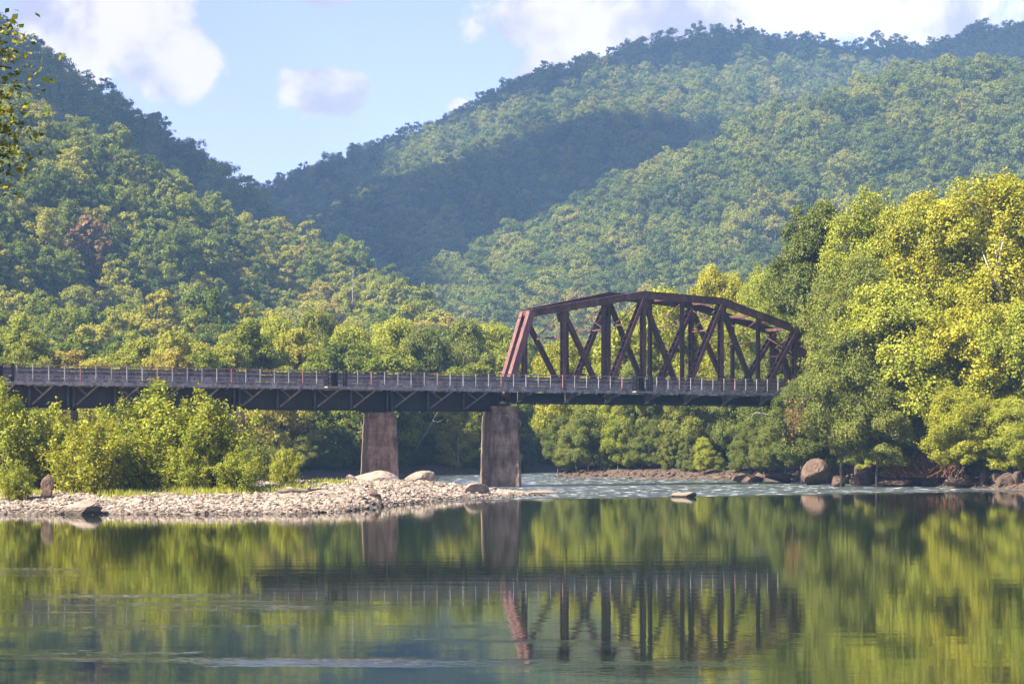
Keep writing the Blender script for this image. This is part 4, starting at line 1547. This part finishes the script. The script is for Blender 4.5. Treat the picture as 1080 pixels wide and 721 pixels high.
# dead brush on the right bank
db = thing('dead_brush', 'reddish-brown tangle of dead brush on the right bank', 'dead brush', tuple(at(972, 503, 178)))
m = MB()
g = np.random.default_rng(9)
for k in range(170):
    p = np.array([g.normal(0, 1.6), g.normal(0, 0.8), 0.0])
    q = p + np.array([g.normal(0, 1.2), g.normal(0, 0.6), g.uniform(0.3, 2.4)])
    m.tube([p, (p + q) / 2 + g.normal(0, 0.25, 3), q], [0.05, 0.035, 0.012], 4)
m.build('twigs', bark_mat('dead_reddish_twigs', (0.10, 0.04, 0.025), (0.22, 0.10, 0.06)), db)
C = np.stack([g.normal(0, 1.5, 500), g.normal(0, 0.8, 500), np.abs(g.normal(0.7, 0.6, 500))], 1)
V, Q = leaves(C, unit(g.normal(0, 1, (500, 3))), 0.14, g)
link('dry_leaves', mesh_np('dry_leaves', V, Q, None, [LEAF['red']], g.uniform(0, 1, 500)), db)
db2 = thing('dead_branch', 'branch of orange-brown dead leaves hanging at the bridge end', 'dead branch', tuple(at(838, 440, 175)))
C = np.stack([g.normal(0, 0.45, 380), g.normal(0, 0.5, 380), g.normal(0, 0.9, 380)], 1)
V, Q = leaves(C, unit(g.normal(0, 1, (380, 3))), 0.11, g)
link('dry_leaves', mesh_np('dry_leaves', V, Q, None, [LEAF['red']], g.uniform(0, 1, 380)), db2)
m = MB()
m.tube([(3.0, 1.5, 2.2), (1.0, 0.5, 1.6), (0, 0, 0.2), (-0.2, 0, -1.3)], [0.09, 0.07, 0.05, 0.02], 6)
m.build('limb', BARK, db2)

# near tree overhanging at the left edge
nt_ = thing('maple_tree', 'near tree with yellow-tipped dark leaves hanging in at the top left corner', 'tree', (-13.2, 31.0, gh(-13.2, 31.0)))
g = np.random.default_rng(19)
zb = gh(-13.2, 31.0)
m = MB()
m.tube([(0, 0, -0.5), (0.1, 0, 3), (0.0, 0.2, 7), (0.3, 0.1, 12), (0.4, 0, 16)], [0.34, 0.28, 0.22, 0.14, 0.03], 10)
tips = []
for k in range(46):
    z0 = g.uniform(4.5, 15)
    a = g.uniform(0, 2 * math.pi)
    L = g.uniform(2.0, 4.6) * (1.15 - 0.5 * z0 / 16)
    p0 = np.array([0.15, 0.1, z0])
    p2 = p0 + np.array([math.cos(a) * L, math.sin(a) * L, g.uniform(-0.4, 0.9)])
    m.tube([p0, (p0 + p2) / 2 + np.array([0, 0, 0.35]), p2], [0.09, 0.06, 0.02], 5)
    tips.append((p0, p2))
# limb that reaches into the photograph
for (px, py, d) in [(8, 45, 31), (12, 72, 31.3), (4, 100, 30.8), (9, 118, 31.2), (4, 140, 31), (8, 165, 31.2), (2, 30, 30.8), (-8, 60, 31), (-10, 110, 31), (-10, 150, 31)]:
    p2 = at(px, py, d) - np.array([-13.2, 31.0, zb])
    p0 = np.array([0.15, 0.1, p2[2] + 0.3])
    m.tube([p0, (p0 + p2) / 2 + np.array([0, 0, 0.25]), p2], [0.08, 0.05, 0.015], 5)
    tips.append((p0, p2))
m.build('trunk', BARK, nt_, True)
Cs = []
Ts = []
for ti, (p0, p2) in enumerate(tips):
    n = 110 if ti < 46 else 420
    f = g.uniform(0.35, 1.05, n)[:, None]
    c = p0 * (1 - f) + p2 * f + g.normal(0, 0.20 if ti < 46 else 0.27, (n, 3)) + np.array([0, 0, -0.1])
    Cs.append(c)
    Ts.append(np.clip(g.uniform(0, 0.62, n) + (g.uniform(0, 1, n) < 0.12 * (f[:, 0] > 0.75)) * 0.4 + (f[:, 0] > 0.95) * 0.2, 0, 1))
C = np.concatenate(Cs)
V, Q = leaves(C, np.tile([-0.3, -0.45, 0.8], (len(C), 1)), 0.058, g, 0.75)
link('crown', mesh_np('crown', V, Q, None, [LEAF['maple']], np.concatenate(Ts)), nt_)

# ------------------------------------------------------------------ out-of-view clouds placed to put parts of the mountains in shade
cm_, cnt, cout = new_mat('cloud_white')
cp_ = principled(cnt, cout, 1.0, 0.0)
cp_.inputs['Base Color'].default_value = (0.9, 0.9, 0.92, 1)


def cumulus(label, cx, cy, rx, ry, seed):
    g = np.random.default_rng(seed)
    Vs, Ts, n = [], [], 0
    small = rx < 60
    for k in range(3 if small else int(10 + rx * ry / 1600)):
        a, q = g.uniform(0, 6.28), math.sqrt(g.uniform(0, 1))
        r = g.uniform(9, 24) if small else g.uniform(45, 85)
        c = np.array([cx + math.cos(a) * q * (rx if small else max(rx - 50, 5)), cy + math.sin(a) * q * (ry if small else max(ry - 50, 5)), 1500 + g.uniform(0, 40)])
        P = ICO2[0] * (1 + g.normal(0, 0.05, (len(ICO2[0]), 1))) * np.array([r, r, r * 0.6])
        Vs.append(P + c)
        Ts.append(ICO2[1] + n)
        n += len(P)
    o = link('cloud', mesh_np('cloud', np.concatenate(Vs), None, np.concatenate(Ts), [cm_], smooth_sh=True))
    tag(o, label, kind='structure')


cumulus('cumulus cloud out of view, placed to shade the far ridge', -1020, 880, 560, 130, 1)
cumulus('cumulus cloud out of view, placed to shade the middle spur', -1320, 380, 150, 140, 2)
cumulus('cumulus cloud out of view, placed to shade the left end of the far ridge', -1430, 800, 130, 110, 6)
cumulus('cumulus cloud out of view, placed to shade the left end of the middle spur', -1410, 610, 100, 90, 7)
cumulus('small cumulus cloud out of view, placed to widen the shade of the middle one', -1180, 480, 70, 60, 5)
cumulus('cumulus cloud out of view, placed to shade the left mountain crest', -1490, 90, 90, 60, 3)

g = np.random.default_rng(64)
for k in range(16):  # puffs added only to mottle the edge of the cloud shade
    a = g.uniform(0, 6.28)
    cumulus('small puff out of view, added to soften the shade edge of the middle cloud', -1310 + math.cos(a) * g.uniform(150, 250), 390 + math.sin(a) * g.uniform(130, 210), 55, 55, 70 + k)

# ------------------------------------------------------------------ air
hm, hnt, hout = new_mat('thin_summer_haze')
pv = hnt.nodes.new('ShaderNodeVolumePrincipled')
pv.inputs['Color'].default_value = (0.33, 0.60, 1.0, 1)
pv.inputs['Density'].default_value = 0.00019
pv.inputs['Anisotropy'].default_value = 0.0
hnt.links.new(pv.outputs[0], hout.inputs['Volume'])
hz = MB()
x0, x1, y0, y1, z0, z1 = -3200, 3200, -700, 5100, -3.5, 480
hz.hexa([(x0, y0, z0), (x1, y0, z0), (x1, y1, z0), (x0, y1, z0), (x0, y0, z1), (x1, y0, z1), (x1, y1, z1), (x0, y1, z1)])
tag(hz.build('haze', hm), kind='stuff')
